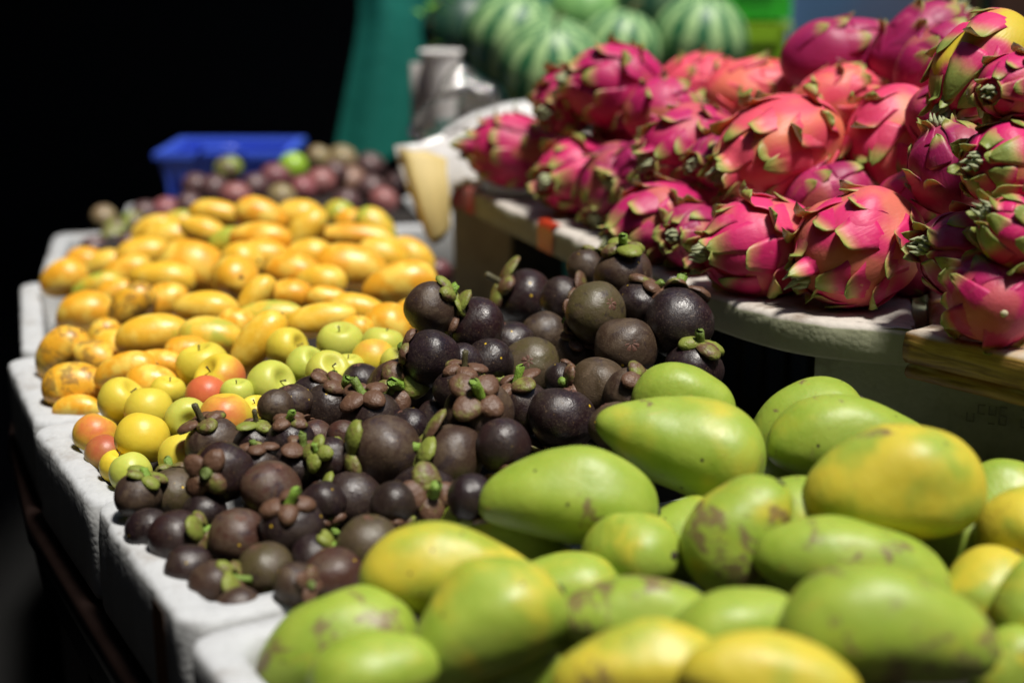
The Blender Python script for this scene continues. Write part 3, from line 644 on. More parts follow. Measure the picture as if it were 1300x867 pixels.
MB_=[mg_body(1,.93),mg_body(2,.88),mg_body(3,.97)]
SEP=[sepal_mesh(s,l) for s,l in ((1,.03),(2,.14),(3,.07),(4,.20),(5,.10),(6,.28))]
STM=[stem_mesh(1,.16,.07),stem_mesh(2,.26,.075),stem_mesh(3,.34,.055),stem_mesh(4,.10,.09)]
ROS=[rosette_mesh(7,.13),rosette_mesh(6,.115),rosette_mesh(8,.14)]
KM={'d':(.12,0,0),'b':(.75,.05,.1),'o':(.6,.75,0),'r':(.6,0,.75),'p':(-.0,0,.12),'c':(.9,.35,.25),'l':(.45,.1,.3)}
for i,(x,y,z,L,W,d,k,lab) in enumerate(DATA_M):
    e=empty('mangosteen',lab,'mangosteen','mangosteens heaped in the middle foam tray')
    ax=(RT*d[0]+UP*d[1]-FW*d[2]).normalized(); D=(L+W)/2
    R=zrot(ax)@Matrix.Rotation(rnd.uniform(0,6.28),3,'Z'); place(e,Vector((x,y,z)),R,(D,D,D))
    sq=(.93,.88,.97)[i%3]
    c=KM[k]; fresh(proto('body',MB_[i%3]),e,tuple(max(0,q+rnd.uniform(-.1,.1)) if q>=0 else 0 for q in c))
    green=rnd.random()
    if 'green crown' in lab or 'green leaves' in lab or 'pale green leaf' in lab or 'yellow' in lab and 'lea' in lab or 'yellow green' in lab: green=1.
    if 'brown leaves' in lab or 'brown leaf' in lab or 'tan leaf' in lab: green=.05
    n=4
    for q in range(n):
        o=fresh(proto('sepal',SEP[rnd.randrange(6)]),e,(min(1,max(0,green*.62+rnd.uniform(-.2,.3))),0,0))
        s=rnd.uniform(1.0,1.22); o.scale=(s,s,rnd.uniform(.99,1.05)); o.rotation_euler=(0,rnd.uniform(-.06,.06),q*math.pi/2+rnd.uniform(-.22,.22)); o.location=(0,0,(sq-1)*.42)
    dry='dry' in lab or 'black twisted' in lab or 'stub' in lab or 'rough' in lab
    si=(2 if dry else rnd.choice((0,1,3)))
    if 'cut green' in lab or 'sideways' in lab or 'upright' in lab or 'yellow stalk' in lab: si=1
    o=fresh(proto('stem',STM[si]),e,((.05 if dry else .9 if ('green stalk' in lab or 'yellow' in lab) else rnd.uniform(.3,.9)),0,0)); o.location=(0,0,(sq-1)*.45); o.rotation_euler=(rnd.uniform(-.1,.1),rnd.uniform(-.1,.1),rnd.uniform(0,6))
    o=fresh(proto('flower_mark',ROS[i%3]),e); o.location=(0,0,-(sq-1)*.46)

# dragon fruit ------------------------------------------------------
def drad(x): return .42*max(0,(1-abs(2*x)**2.1))**.5
def dragon_set(seed,curl,density):
    r_=random.Random(seed); scales=[]
    rows=[(-.41,3),(-.27,4),(-.12,5),(.03,5),(.17,5),(.29,4),(.40,4)]
    if density<1: rows=[(-.40,3),(-.24,4),(-.06,4),(.12,4),(.28,4),(.40,4)]
    for ri,(x0,n) in enumerate(rows):
        for k in range(n):
            ph=2*math.pi*(k+.5*(ri%2))/n+r_.uniform(-.2,.2)
            ln=r_.uniform(.24,.44)*(1.0 if density>=1 else 1.1)*(1-.9*max(0,x0-.15))
            hw=r_.uniform(.17,.24)*(.55+.5*(drad(x0)/.42))
            if x0>.36: hw*=.6
            scales.append((x0+r_.uniform(-.025,.025),ph,ln,hw,curl*r_.choice((.3,.6,.9,1.3,1.9)),r_.uniform(-.35,.35)))
    # body with ridges that run into the scales
    nu,nv=60,64; v=[]
    for i in range(nu+1):
        s=math.pi*i/nu; x=-.5*math.cos(s); R=drad(x)
        for j in range(nv):
            a=2*math.pi*j/nv; bmp=0
            for (x0,ph,ln,hw,c,tw) in scales:
                dx=(x-x0-.02)/.14; da=(a-ph+math.pi)%(2*math.pi)-math.pi; dy=da*max(R,.08)/(hw*1.0)
                if abs(dx)<2.5 and abs(dy)<2.5: bmp+=.018*math.exp(-dx*dx-dy*dy*1.6)
            k=1+.11*nz((x*2,math.cos(a)*R*2,math.sin(a)*R*2),1.5,seed)
            rr=R*k+bmp*(1 if R>.05 else R/.05); v.append((x,rr*math.cos(a),rr*math.sin(a)))
    body=mesh_from('body',v,grid_faces(nu+1,nv,True),M_DB)
    out=[('body',body)]
    for (x0,ph,ln,hw,c,tw) in scales:
        NU,NV=11,7; top=[];bot=[];att=[]
        x=x0-.05; lift=-.012; th=0.
        step=ln/(NU-1); pts=[]
        # march along the surface, peeling outward
        for i in range(NU):
            u=i/(NU-1)
            pts.append((x,lift,u))
            th=.05+.10*u*c+max(0,u-.5)*2.6*c
            slope=0
            x+=step*math.cos(th); lift+=step*math.sin(th)+.0018
        for (x,lift,u) in pts:
            xc=min(x,.47); R=max(drad(xc),.045)*1.0+.012
            extra=max(0,x-.47)
            # surface normal in the profile plane
            dR=(drad(min(.49,xc+.01))-drad(xc-.01))/.02; nl=math.hypot(1,dR); nx,nr=-dR/nl,1/nl
            if xc>.40: nx,nr=.8*nx,nr
            w=hw*((1-u)**.62)*(1-.25*math.sin(math.pi*u)*(.5 if hw>.12 else 0))+.002
            for j in range(NV):
                q=-1+2*j/(NV-1)
                a=ph+w*q/max(R,.14)+tw*u*u*.35
                lf=lift-.016*q*q*(1-u)*(1-u)+.05*q*q*u*(1-u)*c
                lf+=.022*u*nz((u*2,q*1.5,ph*3),2.2,seed)
                rr=R+lf*nr; xx=xc+lf*nx*.6+extra
                T=.011*(1-.55*u)*(1-.6*q*q)+.0015
                top.append(Vector((xx,(rr+T)*math.cos(a),(rr+T)*math.sin(a)))); bot.append(Vector((xx,(rr-T)*math.cos(a),(rr-T)*math.sin(a)))); att.append(u+.05*abs(q)**3*(u>.3))
        n=NU*NV; f=grid_faces(NU,NV)+[tuple(n+i for i in reversed(q)) for q in grid_faces(NU,NV)]
        ring=list(range(NV))+[i*NV+NV-1 for i in range(1,NU)]+[(NU-1)*NV+j for j in range(NV-2,-1,-1)]+[i*NV for i in range(NU-2,0,-1)]
        for a_,b_ in zip(ring,ring[1:]+ring[:1]): f.append((a_,b_,n+b_,n+a_))
        out.append(('scale',mesh_from('scale',top+bot,f,M_DS,True,att+att)))
    b=MB()
    for k in range(9):
        a=2*math.pi*k/9+r_.uniform(-.2,.2); l=r_.uniform(.09,.20); sp=r_.uniform(.02,.07)
        p0=Vector((.455,.035*math.cos(a),.035*math.sin(a))); p2=Vector((.48+l,(.02+sp)*math.cos(a+.4),(.02+sp)*math.sin(a+.4))); p1=(p0+p2)/2+Vector((0,.03*math.cos(a),.03*math.sin(a)))
        b.tube([p0,p1,p2],[.030,.027,.004],6)
    b.tube([(.43,0,0),(.50,0,0),(.56,.005,0)],[.06,.05,.02],10)
    out.append(('dried_flower',mesh_from('dried_flower',b.v,b.f,M_DRY)))
    d=disc('stalk_scar',M_CREAM,.04,.018,12,3); out.append(('stalk_scar',d))
    return out
DR=[dragon_set(1,1.0,1),dragon_set(2,1.4,1),dragon_set(3,.6,.8),dragon_set(4,1.2,.8)]
KD={'m':(.1,.05,.05),'v':(.75,0,0),'p':(.0,.75,.15),'y':(.1,.1,.95),'r':(.15,.45,.3)}
for i,(x,y,z,L,W,ang,tilt,k,lab) in enumerate(DATA_D):
    e=empty('dragon_fruit',lab,'dragon fruit','dragon fruit heaped on the raised foam tray')
    R=frame(adir(ang,tilt),rnd.uniform(0,6.28)); s=L*.98; w=W*.96/.84
    if i==23: R=frame(adir(70,-70),.3)
    place(e,Vector((x,y,z)),R,(s,w,w)); c=KD[k]
    S=DR[2 if k=='v' else (1 if k in 'pr' else (i%2 if k!='y' else 3))]
    tone=rnd.choice((0,0,.18,.32)) if k in 'mp' else 0; c=(c[0]+tone,c[1]+rnd.uniform(-.15,.12),c[2]+rnd.uniform(0,.25)); base=tuple(max(0,q+rnd.uniform(-.06,.06)) for q in c)
    for nm,me in S:
        o=fresh(proto(nm,me),e,base if nm in('body',) else tuple(max(0,q+rnd.uniform(-.08,.08)) for q in c))
        if nm=='stalk_scar': o.location=(-.497,0,0); o.rotation_euler=zrot((-1,0,0)).to_euler()
# passion fruit
M_PF=NT('passion_fruit_skin'); t=M_PF; v=t.coords(); oc=t.oc()
c=t.mix(oc[0],(.060,.025,.035),(.26,.075,.085)); c=t.mix(oc[1],c,(.24,.17,.09)); c=t.mix(t.math('MULTIPLY',oc[2],t.step(t.noise(v,1.6,2),.4,.6)),c,(.26,.40,.03))
c=t.mix(t.math('MULTIPLY',t.step(t.noise(v,6,4,.6),.5,.7),.5),c,(.34,.24,.22)); t.bump(t.noise(v,10,3),.3,.004); M_PF=t.out(c,.4)
PFM=[poly_mesh('passion_fruit',oval(21,.04,.0,.97,.5,18,20),M_PF),poly_mesh('passion_fruit',oval(22,.0,.02,.94,.5,18,20),M_PF)]
KP={'o':(.1,.3,.6),'r':(.55,0,0),'g':(.1,.1,2.),'p':(1,.15,0),'t':(.4,1,.1),'w':(.9,.6,0),'d':(.05,.1,0),'m':(.95,0,0)}
LIME=None
for i,(x,y,z,L,W,k,lab) in enumerate(DATA_P):
    if k=='g':
        tt=NT('lime_rind'); vv=tt.coords(); LIME=tt.out(tt.mix(tt.noise(vv,5),(.20,.40,.02),(.36,.52,.05)),.35)
        me=poly_mesh('lime',oval(30,.0,.0,.97,.5,18,20),LIME); o=obj('lime',me)
        tag(o,lab,'lime')
    else:
        o=obj('passion_fruit',PFM[i%2]); tag(o,lab,'passion fruit','purple passion fruit behind the yellow mangoes')
    place(o,Vector((x,y,z)),frame(Vector((rnd.uniform(-1,1),rnd.uniform(-1,1),rnd.uniform(-1,1))),0),(L*1.04,L,L)); o.color=(*KP[k],1)
    fresh(scar_p2,o)

# ------------------------------------------------------------------ foam trays
def rrect(la,lb,r,inset,ns=26,nc=6):
    # rounded rectangle, counted the same whatever the inset
    x0,y0,x1,y1=inset,inset,la-inset,lb-inset; P=[]
    cs=[((x1-r,y0+r),-90),((x1-r,y1-r),0),((x0+r,y1-r),90),((x0+r,y0+r),180)]
    for ci,((cx,cy),a0) in enumerate(cs):
        for k in range(nc+1):
            a=math.radians(a0+90*k/nc); P.append((cx+r*math.cos(a),cy+r*math.sin(a)))
        a=math.radians(a0+90); p=(cx+r*math.cos(a),cy+r*math.sin(a)); (nx_,ny_),na=cs[(ci+1)%4]; q=(nx_+r*math.cos(math.radians(na)),ny_+r*math.sin(math.radians(na)))
        for k in range(1,ns): P.append((p[0]+(q[0]-p[0])*k/ns,p[1]+(q[1]-p[1])*k/ns))
    return P
def foam_tray(label,org,e1,la,lb,zr,h,wall=.030,mat=None,seed=0,group='white foam trays in a row along the stall'):
    e1=Vector((*e1,0)).normalized(); ang=math.atan2(e1.y,e1.x)
    rings=[(.002,-h+.004,.018,0),(.0,-h+.01,.02,.3),(.0,-.03,.02,.6),(0,-.006,.02,1.6),(.002,-.0015,.02,1.2),(.005,0,.019,.5),(wall*.5,.0012,.018,.3),(wall-.004,0,.020,.6),(wall-.001,-.003,.022,1.4),(wall,-.012,.024,1),(wall+.006,-h+.035,.026,.2),(wall+.012,-h+.022,.026,0)]
    v=[];n=None
    for (ins,z,r,jit) in rings:
        jit*=.7
        P=rrect(la,lb,r,ins); n=len(P)
        for (x,y) in P:
            cx,cy=la/2,lb/2; d=Vector((cx-x,cy-y)).normalized()
            chip=max(0,nz((x,y,0),60,seed)-.25)*.010+.0012*nz((x,y,z),140,seed)
            chip+=max(0,nz((x,y,3),11,seed)-.45)*.014
            sgn=1 if ins<wall*.5 else -1
            v.append((x+d.x*chip*sgn*jit,y+d.y*chip*sgn*jit,z-abs(chip)*jit*.6+.0004*nz((x,y,9),60,seed)*jit))
    f=grid_faces(len(rings),n,True)
    v.append((la/2,lb/2,-h+.022)); c=len(v)-1; k0=(len(rings)-1)*n
    f+=[(k0+k,k0+(k+1)%n,c) for k in range(n)]; f.append(tuple(range(n))[::-1])
    o=obj('foam_tray',mesh_from('foam_tray',v,f,mat or M_FOAM),None,(org[0],org[1],zr)); o.rotation_euler=(0,0,ang)
    return tag(o,label,'foam tray',group)
O=Vector((-.235,.918)); E1=Vector((.868,.497)).normalized(); E2=Vector((-E1.y,E1.x))
def pt(a,b): return tuple(O+E1*a+E2*b)
foam_tray('front white foam tray holding the green mangoes',pt(0,-.50),E1,.72,.496,.93,.10,seed=1)
foam_tray('white foam tray with an orange stain on its side, full of mangosteens',pt(.002,.002),E1,.62,.274,.932,.10,seed=2)
foam_tray('chipped grey white foam tray holding the apples',pt(.004,.280),E1,.45,.245,.928,.10,seed=3)
foam_tray('white foam tray with the front yellow mangoes, right behind the apples',(-.493,1.388),(.905,.425),.50,.268,.926,.098,seed=4)
foam_tray('white foam tray under the middle of the yellow mango heap',(-.603,1.672),(.95,.32),.50,.385,.924,.096,seed=5)
foam_tray('white foam tray at the far end of the mangoes, its pale corner bare',(-.712,2.085),(.97,.24),.58,.33,.926,.098,seed=6)
foam_tray('far foam tray under the purple passion fruit',(-.70,2.43),(.985,.17),.62,.34,.915,.085,seed=7)
# added dark sheets under the fruit, standing in for shade in the gaps
M_GAPSHADE=plain('gap_shade_black',(.014,.010,.008),.9,.5,14,.5)
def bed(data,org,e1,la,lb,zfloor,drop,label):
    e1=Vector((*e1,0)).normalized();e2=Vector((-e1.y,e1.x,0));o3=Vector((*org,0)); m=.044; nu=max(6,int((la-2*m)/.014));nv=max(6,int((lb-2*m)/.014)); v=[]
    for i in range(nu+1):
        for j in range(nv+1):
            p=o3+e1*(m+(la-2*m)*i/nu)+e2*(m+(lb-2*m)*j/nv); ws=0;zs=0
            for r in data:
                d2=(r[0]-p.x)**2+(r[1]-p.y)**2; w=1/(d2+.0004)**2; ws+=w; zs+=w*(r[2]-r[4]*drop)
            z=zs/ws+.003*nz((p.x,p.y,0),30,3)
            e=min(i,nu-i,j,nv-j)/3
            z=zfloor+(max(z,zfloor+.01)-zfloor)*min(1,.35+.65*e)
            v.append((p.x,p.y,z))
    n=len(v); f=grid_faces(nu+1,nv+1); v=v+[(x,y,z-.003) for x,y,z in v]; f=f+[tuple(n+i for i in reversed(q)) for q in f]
    o=obj('gap_shade',mesh_from('gap_shade',v,f,M_GAPSHADE)); tag(o,label,'packing paper','dark sheets added as shade in the trays')
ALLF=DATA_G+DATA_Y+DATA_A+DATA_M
bed(ALLF,pt(0,-.50),E1,.72,.496,.853,.72,'dark sheet added as shade in the gaps between the green mangoes')
bed(ALLF,pt(.002,.002),E1,.62,.274,.854,.80,'dark sheet added as shade in the gaps between the mangosteens')
bed(ALLF,pt(.004,.280),E1,.45,.245,.850,.75,'dark sheet added as shade in the gaps between the apples')
bed(ALLF,(-.493,1.388),(.905,.425),.50,.268,.850,.75,'dark sheet added as shade under the front yellow mangoes')
bed(ALLF,(-.603,1.672),(.95,.32),.50,.385,.850,.75,'dark sheet added as shade under the middle yellow mangoes')
bed(ALLF,(-.712,2.085),(.97,.24),.58,.33,.850,.75,'dark sheet added as shade under the far yellow mangoes')
bed(DATA_P,(-.70,2.43),(.985,.17),.62,.34,.85,.75,'dark sheet added as shade under the purple passion fruit')
# orange stain running down the outer side of the mangosteen tray
M_STAIN=plain('rust_stain',(.22,.085,.02),.6,.5,60,.2)
b=MB();v=[]
for i in range(9):
    u=i/8
    for j in range(7):
        w=j/6; bb=.052+w*.030+.003*nz((u*4,w*3,0),2)*(1 if j in(0,6) else 0)
        v.append((-.0012-.0005*(j%2),bb-.002,-.008-.078*u*(1-.12*abs(w-.5))))
b.add(v,grid_faces(9,7)); tray2=[o for o in col.objects if o.name.startswith('foam_tray') and 'orange stain' in o.get('label','')][0]
b.build('stain',M_STAIN,tray2,True)

# ------------------------------------------------------------------ flat boards with worn edges
def board(name,outline,z0,z1,mat,seed=0,jit=1.,parent=None,stepd=.008):
    P=[]
    n=len(outline)
    for i in range(n):
        a=Vector(outline[i]);b_=Vector(outline[(i+1)%n]);m=max(1,int((b_-a).length/stepd))
        if (b_-a).length>.9: m=max(1,int((b_-a).length/.05))
        for k in range(m): P.append(a+(b_-a)*k/m)
    N=len(P); nor=[]
    area=sum(P[i].x*P[(i+1)%N].y-P[(i+1)%N].x*P[i].y for i in range(N)); sg=1 if area>0 else -1
    for i in range(N):
        t_=(P[(i+2)%N]-P[i-2]).normalized(); nor.append(Vector((-t_.y,t_.x))*sg)
    v=[]
    prof=[(.003,z0,.3),(0,z0+.004,.6),(0,(z0+z1)/2,.8),(0,z1-.006,1.6),(.002,z1-.002,1.6),(.006,z1,1.),(.016,z1,.6),(.03,z1-.0012,.4)]
    for (ins,z,j) in prof:
        for i,p in enumerate(P):
            q=p+nor[i]*(ins+jit*j*(.0018*nz((p.x,p.y,z*4),55,seed)+.004*max(0,nz((p.x,p.y,z),22,seed)-.3)))
            v.append((q.x,q.y,z+jit*j*.0012*nz((p.x,p.y,5),45,seed)))
    f=grid_faces(len(prof),N,True); f.append(tuple(range(N))[::-1]); f.append(tuple((len(prof)-1)*N+k for k in range(N)))
    me=mesh_from(name,v,f,mat,False); me.polygons.foreach_set('use_smooth',[len(p.vertices)==4 for p in me.polygons]); return obj(name,me,parent)
TR=[(-.104,2.168),(-.003,1.897),(.096,1.646),(.163,1.485),(.209,1.388),(.261,1.313),(.317,1.281),(.374,1.264),(.43,1.5),(.50,2.7),(.05,2.75)]
def chaikin(P,i0,i1,it=3):
    Q=P[i0:i1+1]
    for _ in range(it):
        R_=[Q[0]]
        for a,c_ in zip(Q,Q[1:]):
            R_+= [(a[0]*.75+c_[0]*.25,a[1]*.75+c_[1]*.25),(a[0]*.25+c_[0]*.75,a[1]*.25+c_[1]*.75)]
        Q=R_+[Q[-1]]
    return P[:i0]+Q+P[i1+1:]
tray=board('raised_tray',chaikin(TR,2,7),1.024,1.06,M_FOAM2,3); tag(tray,'long dirty white foam board with red tape carrying the dragon fruit','foam board')
M_TAPE=plain('red_tape',(.50,.045,.015),.35,.3,20,.1)
def tape(s0,s1,topw):
    A=Vector(TR[0]);B=Vector(TR[2]);d=(B-A);nrm=Vector((-d.y,d.x)).normalized()
    if nrm.x>0: nrm=-nrm
    p=A+d*s0;q=A+d*s1;v=[]
    for e in (p,q):
        for (o_,z) in ((.003,1.026),(.0035,1.045),(.0035,1.0575),(.001,1.0635),(-.01,1.0638),(-topw,1.0640)): v.append((e.x+nrm.x*o_,e.y+nrm.y*o_,z))
    b=MB();b.add(v,grid_faces(2,6)); b.build('tape',M_TAPE,tray)
tape(.175,.26,.018);tape(.70,.79,.004);tape(.01,.16,.03)
SL=[(.352,1.228),(.43,1.142),(.60,.98),(.95,1.10),(.95,1.49),(.445,1.488),(.385,1.258)]
M_WOOD=NT('varnished_wood');t=M_WOOD;v=t.coords(rand=False)
g=t.noise(t.vmath('MULTIPLY',v,(5,5,60)),3,6,.6,.6); c=t.mix(t.step(g,.3,.7),(.13,.060,.014),(.40,.25,.06))
gg=t.new('NewGeometry');xx=t.new('SeparateXYZ');t.l.new(gg.outputs['Normal'],xx.inputs[0])
tp=t.step(xx.outputs[2],.4,.8); wn=t.noise(v,14,5,.65); c=t.mix(t.math('MULTIPLY',tp,t.step(wn,.35,.6)),c,(.50,.44,.36)); c=t.mix(t.math('MULTIPLY',tp,t.step(t.noise(v,9,4),.5,.62)),c,(.40,.20,.08))
t.bump(g,.5,.004); M_WOOD=t.out(c,.42)
sl=board('wooden_board',SL,1.040,1.070,M_WOOD,5,.8); tag(sl,'upper brown wooden board with a whitened worn top edge below the nearest dragon fruit','board','wooden boards under the nearest dragon fruit')
SL2=[(x+(.004 if x<.6 else 0),y+.004) for x,y in SL]
sl2=board('wooden_board',SL2,1.024,1.0385,M_WOOD,6,.6); tag(sl2,'thin lower brown wooden board beneath the thicker board','board','wooden boards under the nearest dragon fruit')
bk=board('raised_tray',[(.452,1.51),(.97,1.53),(1.05,2.8),(.52,2.7)],1.024,1.06,M_FOAM2,8); tag(bk,'rear foam board under the violet dragon fruit at the back','foam board')
# risers that lift the back rows of fruit
def block(name,quad,z0,z1,mat,label,cat,seed,group=None):
    o=board(name,quad,z0,z1,mat,seed,.8); return tag(o,label,cat,group)
block('foam_block',[(.13,1.80),(.22,1.66),(.44,1.62),(.46,2.3),(.14,2.3)],1.0625,1.125,M_FOAM2,'low foam block buried under the middle dragon fruit','foam block',11,'foam blocks holding up the stall')
block('foam_block',[(.47,1.62),(.95,1.56),(.98,2.3),(.49,2.3)],1.0625,1.165,M_FOAM2,'foam block buried under the back dragon fruit','foam block',12,'foam blocks holding up the stall')
# supports under the tray
block('foam_block',[(-.092,2.185),(.000,2.145),(.09,2.38),(0,2.42)],.827,1.0225,M_CREAM,'yellowish foam block standing as a pillar beneath the far tray corner','foam block',13,'foam blocks holding up the stall')
sb=block('foam_block',[(.300,1.345),(.80,1.135),(.95,1.50),(.45,1.71)],.827,1.0225,M_FOAM3,'big greenish foam block with faint dark print under the boards','foam block',14,'foam blocks holding up the stall')
# faint printed marks on its face, too worn to read
M_INK=plain('faded_print',(.20,.215,.145),.8,.4,40,0)
b=MB();A=Vector((.300,1.345));dd=(Vector((.80,1.135))-A).normalized();nn=Vector((dd.y,-dd.x))
r2=random.Random(4)
for k in range(12):
    s=.150+k*.0098
    if k in(4,): continue
    W_,H_=.0062,.017
    segs=[(0,H_/2,W_,.0016),(0,0,W_,.0016),(0,-H_/2,W_,.0016),(-W_/2,H_/4,.0016,H_/2),(W_/2,H_/4,.0016,H_/2),(-W_/2,-H_/4,.0016,H_/2),(W_/2,-H_/4,.0016,H_/2)]
    for si,(dx,dz,w,h) in enumerate(segs):
        if r2.random()<.38: continue
        p=A+dd*(s+dx)+nn*(.0042+.0001*si); b.box((p.x,p.y,.974+dz),(w,.0006,h),math.atan2(dd.y,dd.x))
b.build('printed_marks',M_INK,sb)
# black slatted crate in the dark below the tray
M_BLACK=plain('black_plastic',(.010,.010,.011),.5,.3,10,.1)
e=empty('black_crate','black slatted crate in the dark space below the raised tray','crate')
b=MB();b.box((.27,2.0,.845),(.34,.6,.02));b.box((.27,2.0,1.0),(.34,.6,.02)); b.build('frame',M_BLACK,e)
b=MB()
for k in range(12): b.box((.105+k*.03,1.705,.92),(.009,.008,.15))
for k in range(20): b.box((.105,1.72+k*.03,.92),(.008,.009,.15))
b.build('slats',M_BLACK,e)

# ------------------------------------------------------------------ table
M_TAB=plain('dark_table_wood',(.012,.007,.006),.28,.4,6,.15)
M_MET=plain('dark_metal',(.010,.009,.010),.32,.3,10,.1,Metallic=.6)
TB=[(-.02,.50),(-.240,.912),(-.385,1.165),(-.506,1.380),(-.615,1.64),(-.735,2.08),(-.82,2.44),(-.84,3.25),(1.25,3.25),(1.25,.45)]
te=empty('market_table','dark wooden table with metal legs under all the foam trays','table')
def off(P,d):
    out=[]
    for i,p in enumerate(P):
        a=Vector(P[i-1]);q=Vector(p);c_=Vector(P[(i+1)%len(P)])
        n1=Vector(((q-a).y,-(q-a).x)).normalized();n2=Vector(((c_-q).y,-(c_-q).x)).normalized()
        # outline runs clockwise seen from above: outward is -n
        n_=-(n1+n2).normalized(); out.append((p[0]+n_.x*d,p[1]+n_.y*d))
    return out
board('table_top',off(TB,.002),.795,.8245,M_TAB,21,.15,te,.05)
b=MB()
TI=off(TB,-.014)
for i in range(7):
    a=Vector(TI[i]);c_=Vector(TI[i+1]);m=(a+c_)/2;L_=(c_-a).length
    b.box((m.x,m.y,.765),(L_+.004,.012,.05),math.atan2((c_-a).y,(c_-a).x))
b.build('apron_rail',M_MET,te)
for (x,y) in ((-.06,.60),(-.37,1.20),(-.60,1.72),(-.78,2.5),(1.1,.6),(1.1,3.1),(-.78,3.15)):
    b=MB();b.box((x+.02,y,.33),(.032,.032,.83)); b.build('leg',M_MET,te)
# ------------------------------------------------------------------ behind the tray
M_BLUE=plain('blue_plastic',(.055,.12,.68),.35,.15,5,.05)
ce=empty('blue_basket','bright blue plastic basket behind the purple passion fruit','basket')
b=MB(); cx,cy,zt_,hw,hd,h=-.585,2.97,1.003,.137,.125,.13
def rect_ring(s,z,w,d): return [(cx+sx*w*s,cy+sy*d*s,z) for sx,sy in((-1,-1),(1,-1),(1,1),(-1,1))]
v=rect_ring(1,zt_-.012,hw,hd)+rect_ring(1,zt_,hw,hd)+rect_ring(.88,zt_,hw,hd)+rect_ring(.86,zt_-.012,hw,hd)
f=grid_faces(4,4,True);b.add(v,f);b.build('rim',M_BLUE,ce)
b=MB();v=rect_ring(.93,zt_-.006,hw,hd)+rect_ring(.80,zt_-h,hw,hd)+rect_ring(.77,zt_-h,hw,hd)+rect_ring(.90,zt_-.006,hw,hd)
b.add(v,grid_faces(4,4,True)); b.add(rect_ring(.80,zt_-h,hw,hd),[(0,1,2,3)])
for k in range(9):
    for sy in(-1,1):
        x=cx-hw*.8+k*hw*.2; b.box((x,cy+sy*hd*.90,zt_-.06),(.006,.012,.09))
b.build('basket_wall',M_BLUE,ce)
b=MB();b.tube([(cx-.05,cy-hd*1.01,zt_-.006),(cx-.03,cy-hd*1.06,zt_+.012),(cx+.03,cy-hd*1.06,zt_+.012),(cx+.05,cy-hd*1.01,zt_-.006)],.004,8); b.build('handle',M_BLUE,ce,True)
# teal curtain
M_TEAL=NT('teal_cloth');t=M_TEAL;v=t.coords(rand=False);c=t.mix(t.noise(v,3,4),(.004,.17,.13),(.008,.25,.19));t.bump(t.noise(v,30,4),.2,.01);M_TEAL=t.out(c,.7)
nu,nv=24,60;top=[]
for i in range(nu+1):
    z=.90+ (2.3-.90)*i/nu
    for j in range(nv+1):
        u=j/nv; xl=-.445+.10*min(1,(z-.9)/.33)*.75; x=xl+(.26-xl)*u
        y=3.52+.010*math.sin(u*31+z*1.2)+.012*math.sin(u*13+1+z*2)
        top.append((x,y,z+(.012*math.sin(u*31) if i==0 else 0)))
n=len(top); f=grid_faces(nu+1,nv+1); vv=top+[(x,y+.003,z) for x,y,z in top]; f=f+[tuple(n+i for i in reversed(q)) for q in f]
o=obj('curtain',mesh_from('curtain',vv,f,M_TEAL)); tag(o,'teal green cloth curtain hanging in folds behind the purple fruit','curtain')
# watermelons
M_WM=NT('watermelon_rind');t=M_WM
tc=t.new('TexCoord').outputs['Object'];x=t.new('SeparateXYZ');t.l.new(tc,x.inputs[0]);oc=t.oc()
an=t.math('ARCTAN2',x.outputs[1],x.outputs[0]);v=t.coords()
w=t.math('ADD',t.math('MULTIPLY',an,11.),t.math('MULTIPLY',t.noise(v,7,4,.6),5.))
s_=t.math('SINE',w); st=t.step(t.math('ADD',s_,t.math('MULTIPLY',t.noise(v,14,3),.5)),-.1,.55)
lg=t.mix(t.noise(v,10,4),(.24,.42,.15),(.38,.54,.26)); c=t.mix(st,lg,(.025,.13,.050)); c=t.mix(oc[0],c,(.012,.05,.035))
c=t.mix(oc[1],c,(.20,.42,.13))
M_WM=t.out(c,.45,.4)
M_VINE=plain('dry_vine',(.16,.14,.05),.7,.3,10,.2)
def ball(nu=30,nv=36):
    v=[]
    for i in range(nu+1):
        s=math.pi*i/nu
        for j in range(nv):
            a=2*math.pi*j/nv; r=.5*math.sin(s); v.append((r*math.cos(a),r*math.sin(a),.5*math.cos(s)*.95-.02*math.exp(-(s/.2)**2)))
    return v,grid_faces(nu+1,nv,True)
WB=mesh_from('body',*ball(),M_WM)
b=MB();b.tube([(0,0,.44),(.01,0,.50),(.04,.01,.56),(.09,.0,.60),(.12,-.03,.58)],[.03,.018,.014,.012,.010],7);WS=mesh_from('stem',b.v,b.f,M_VINE)
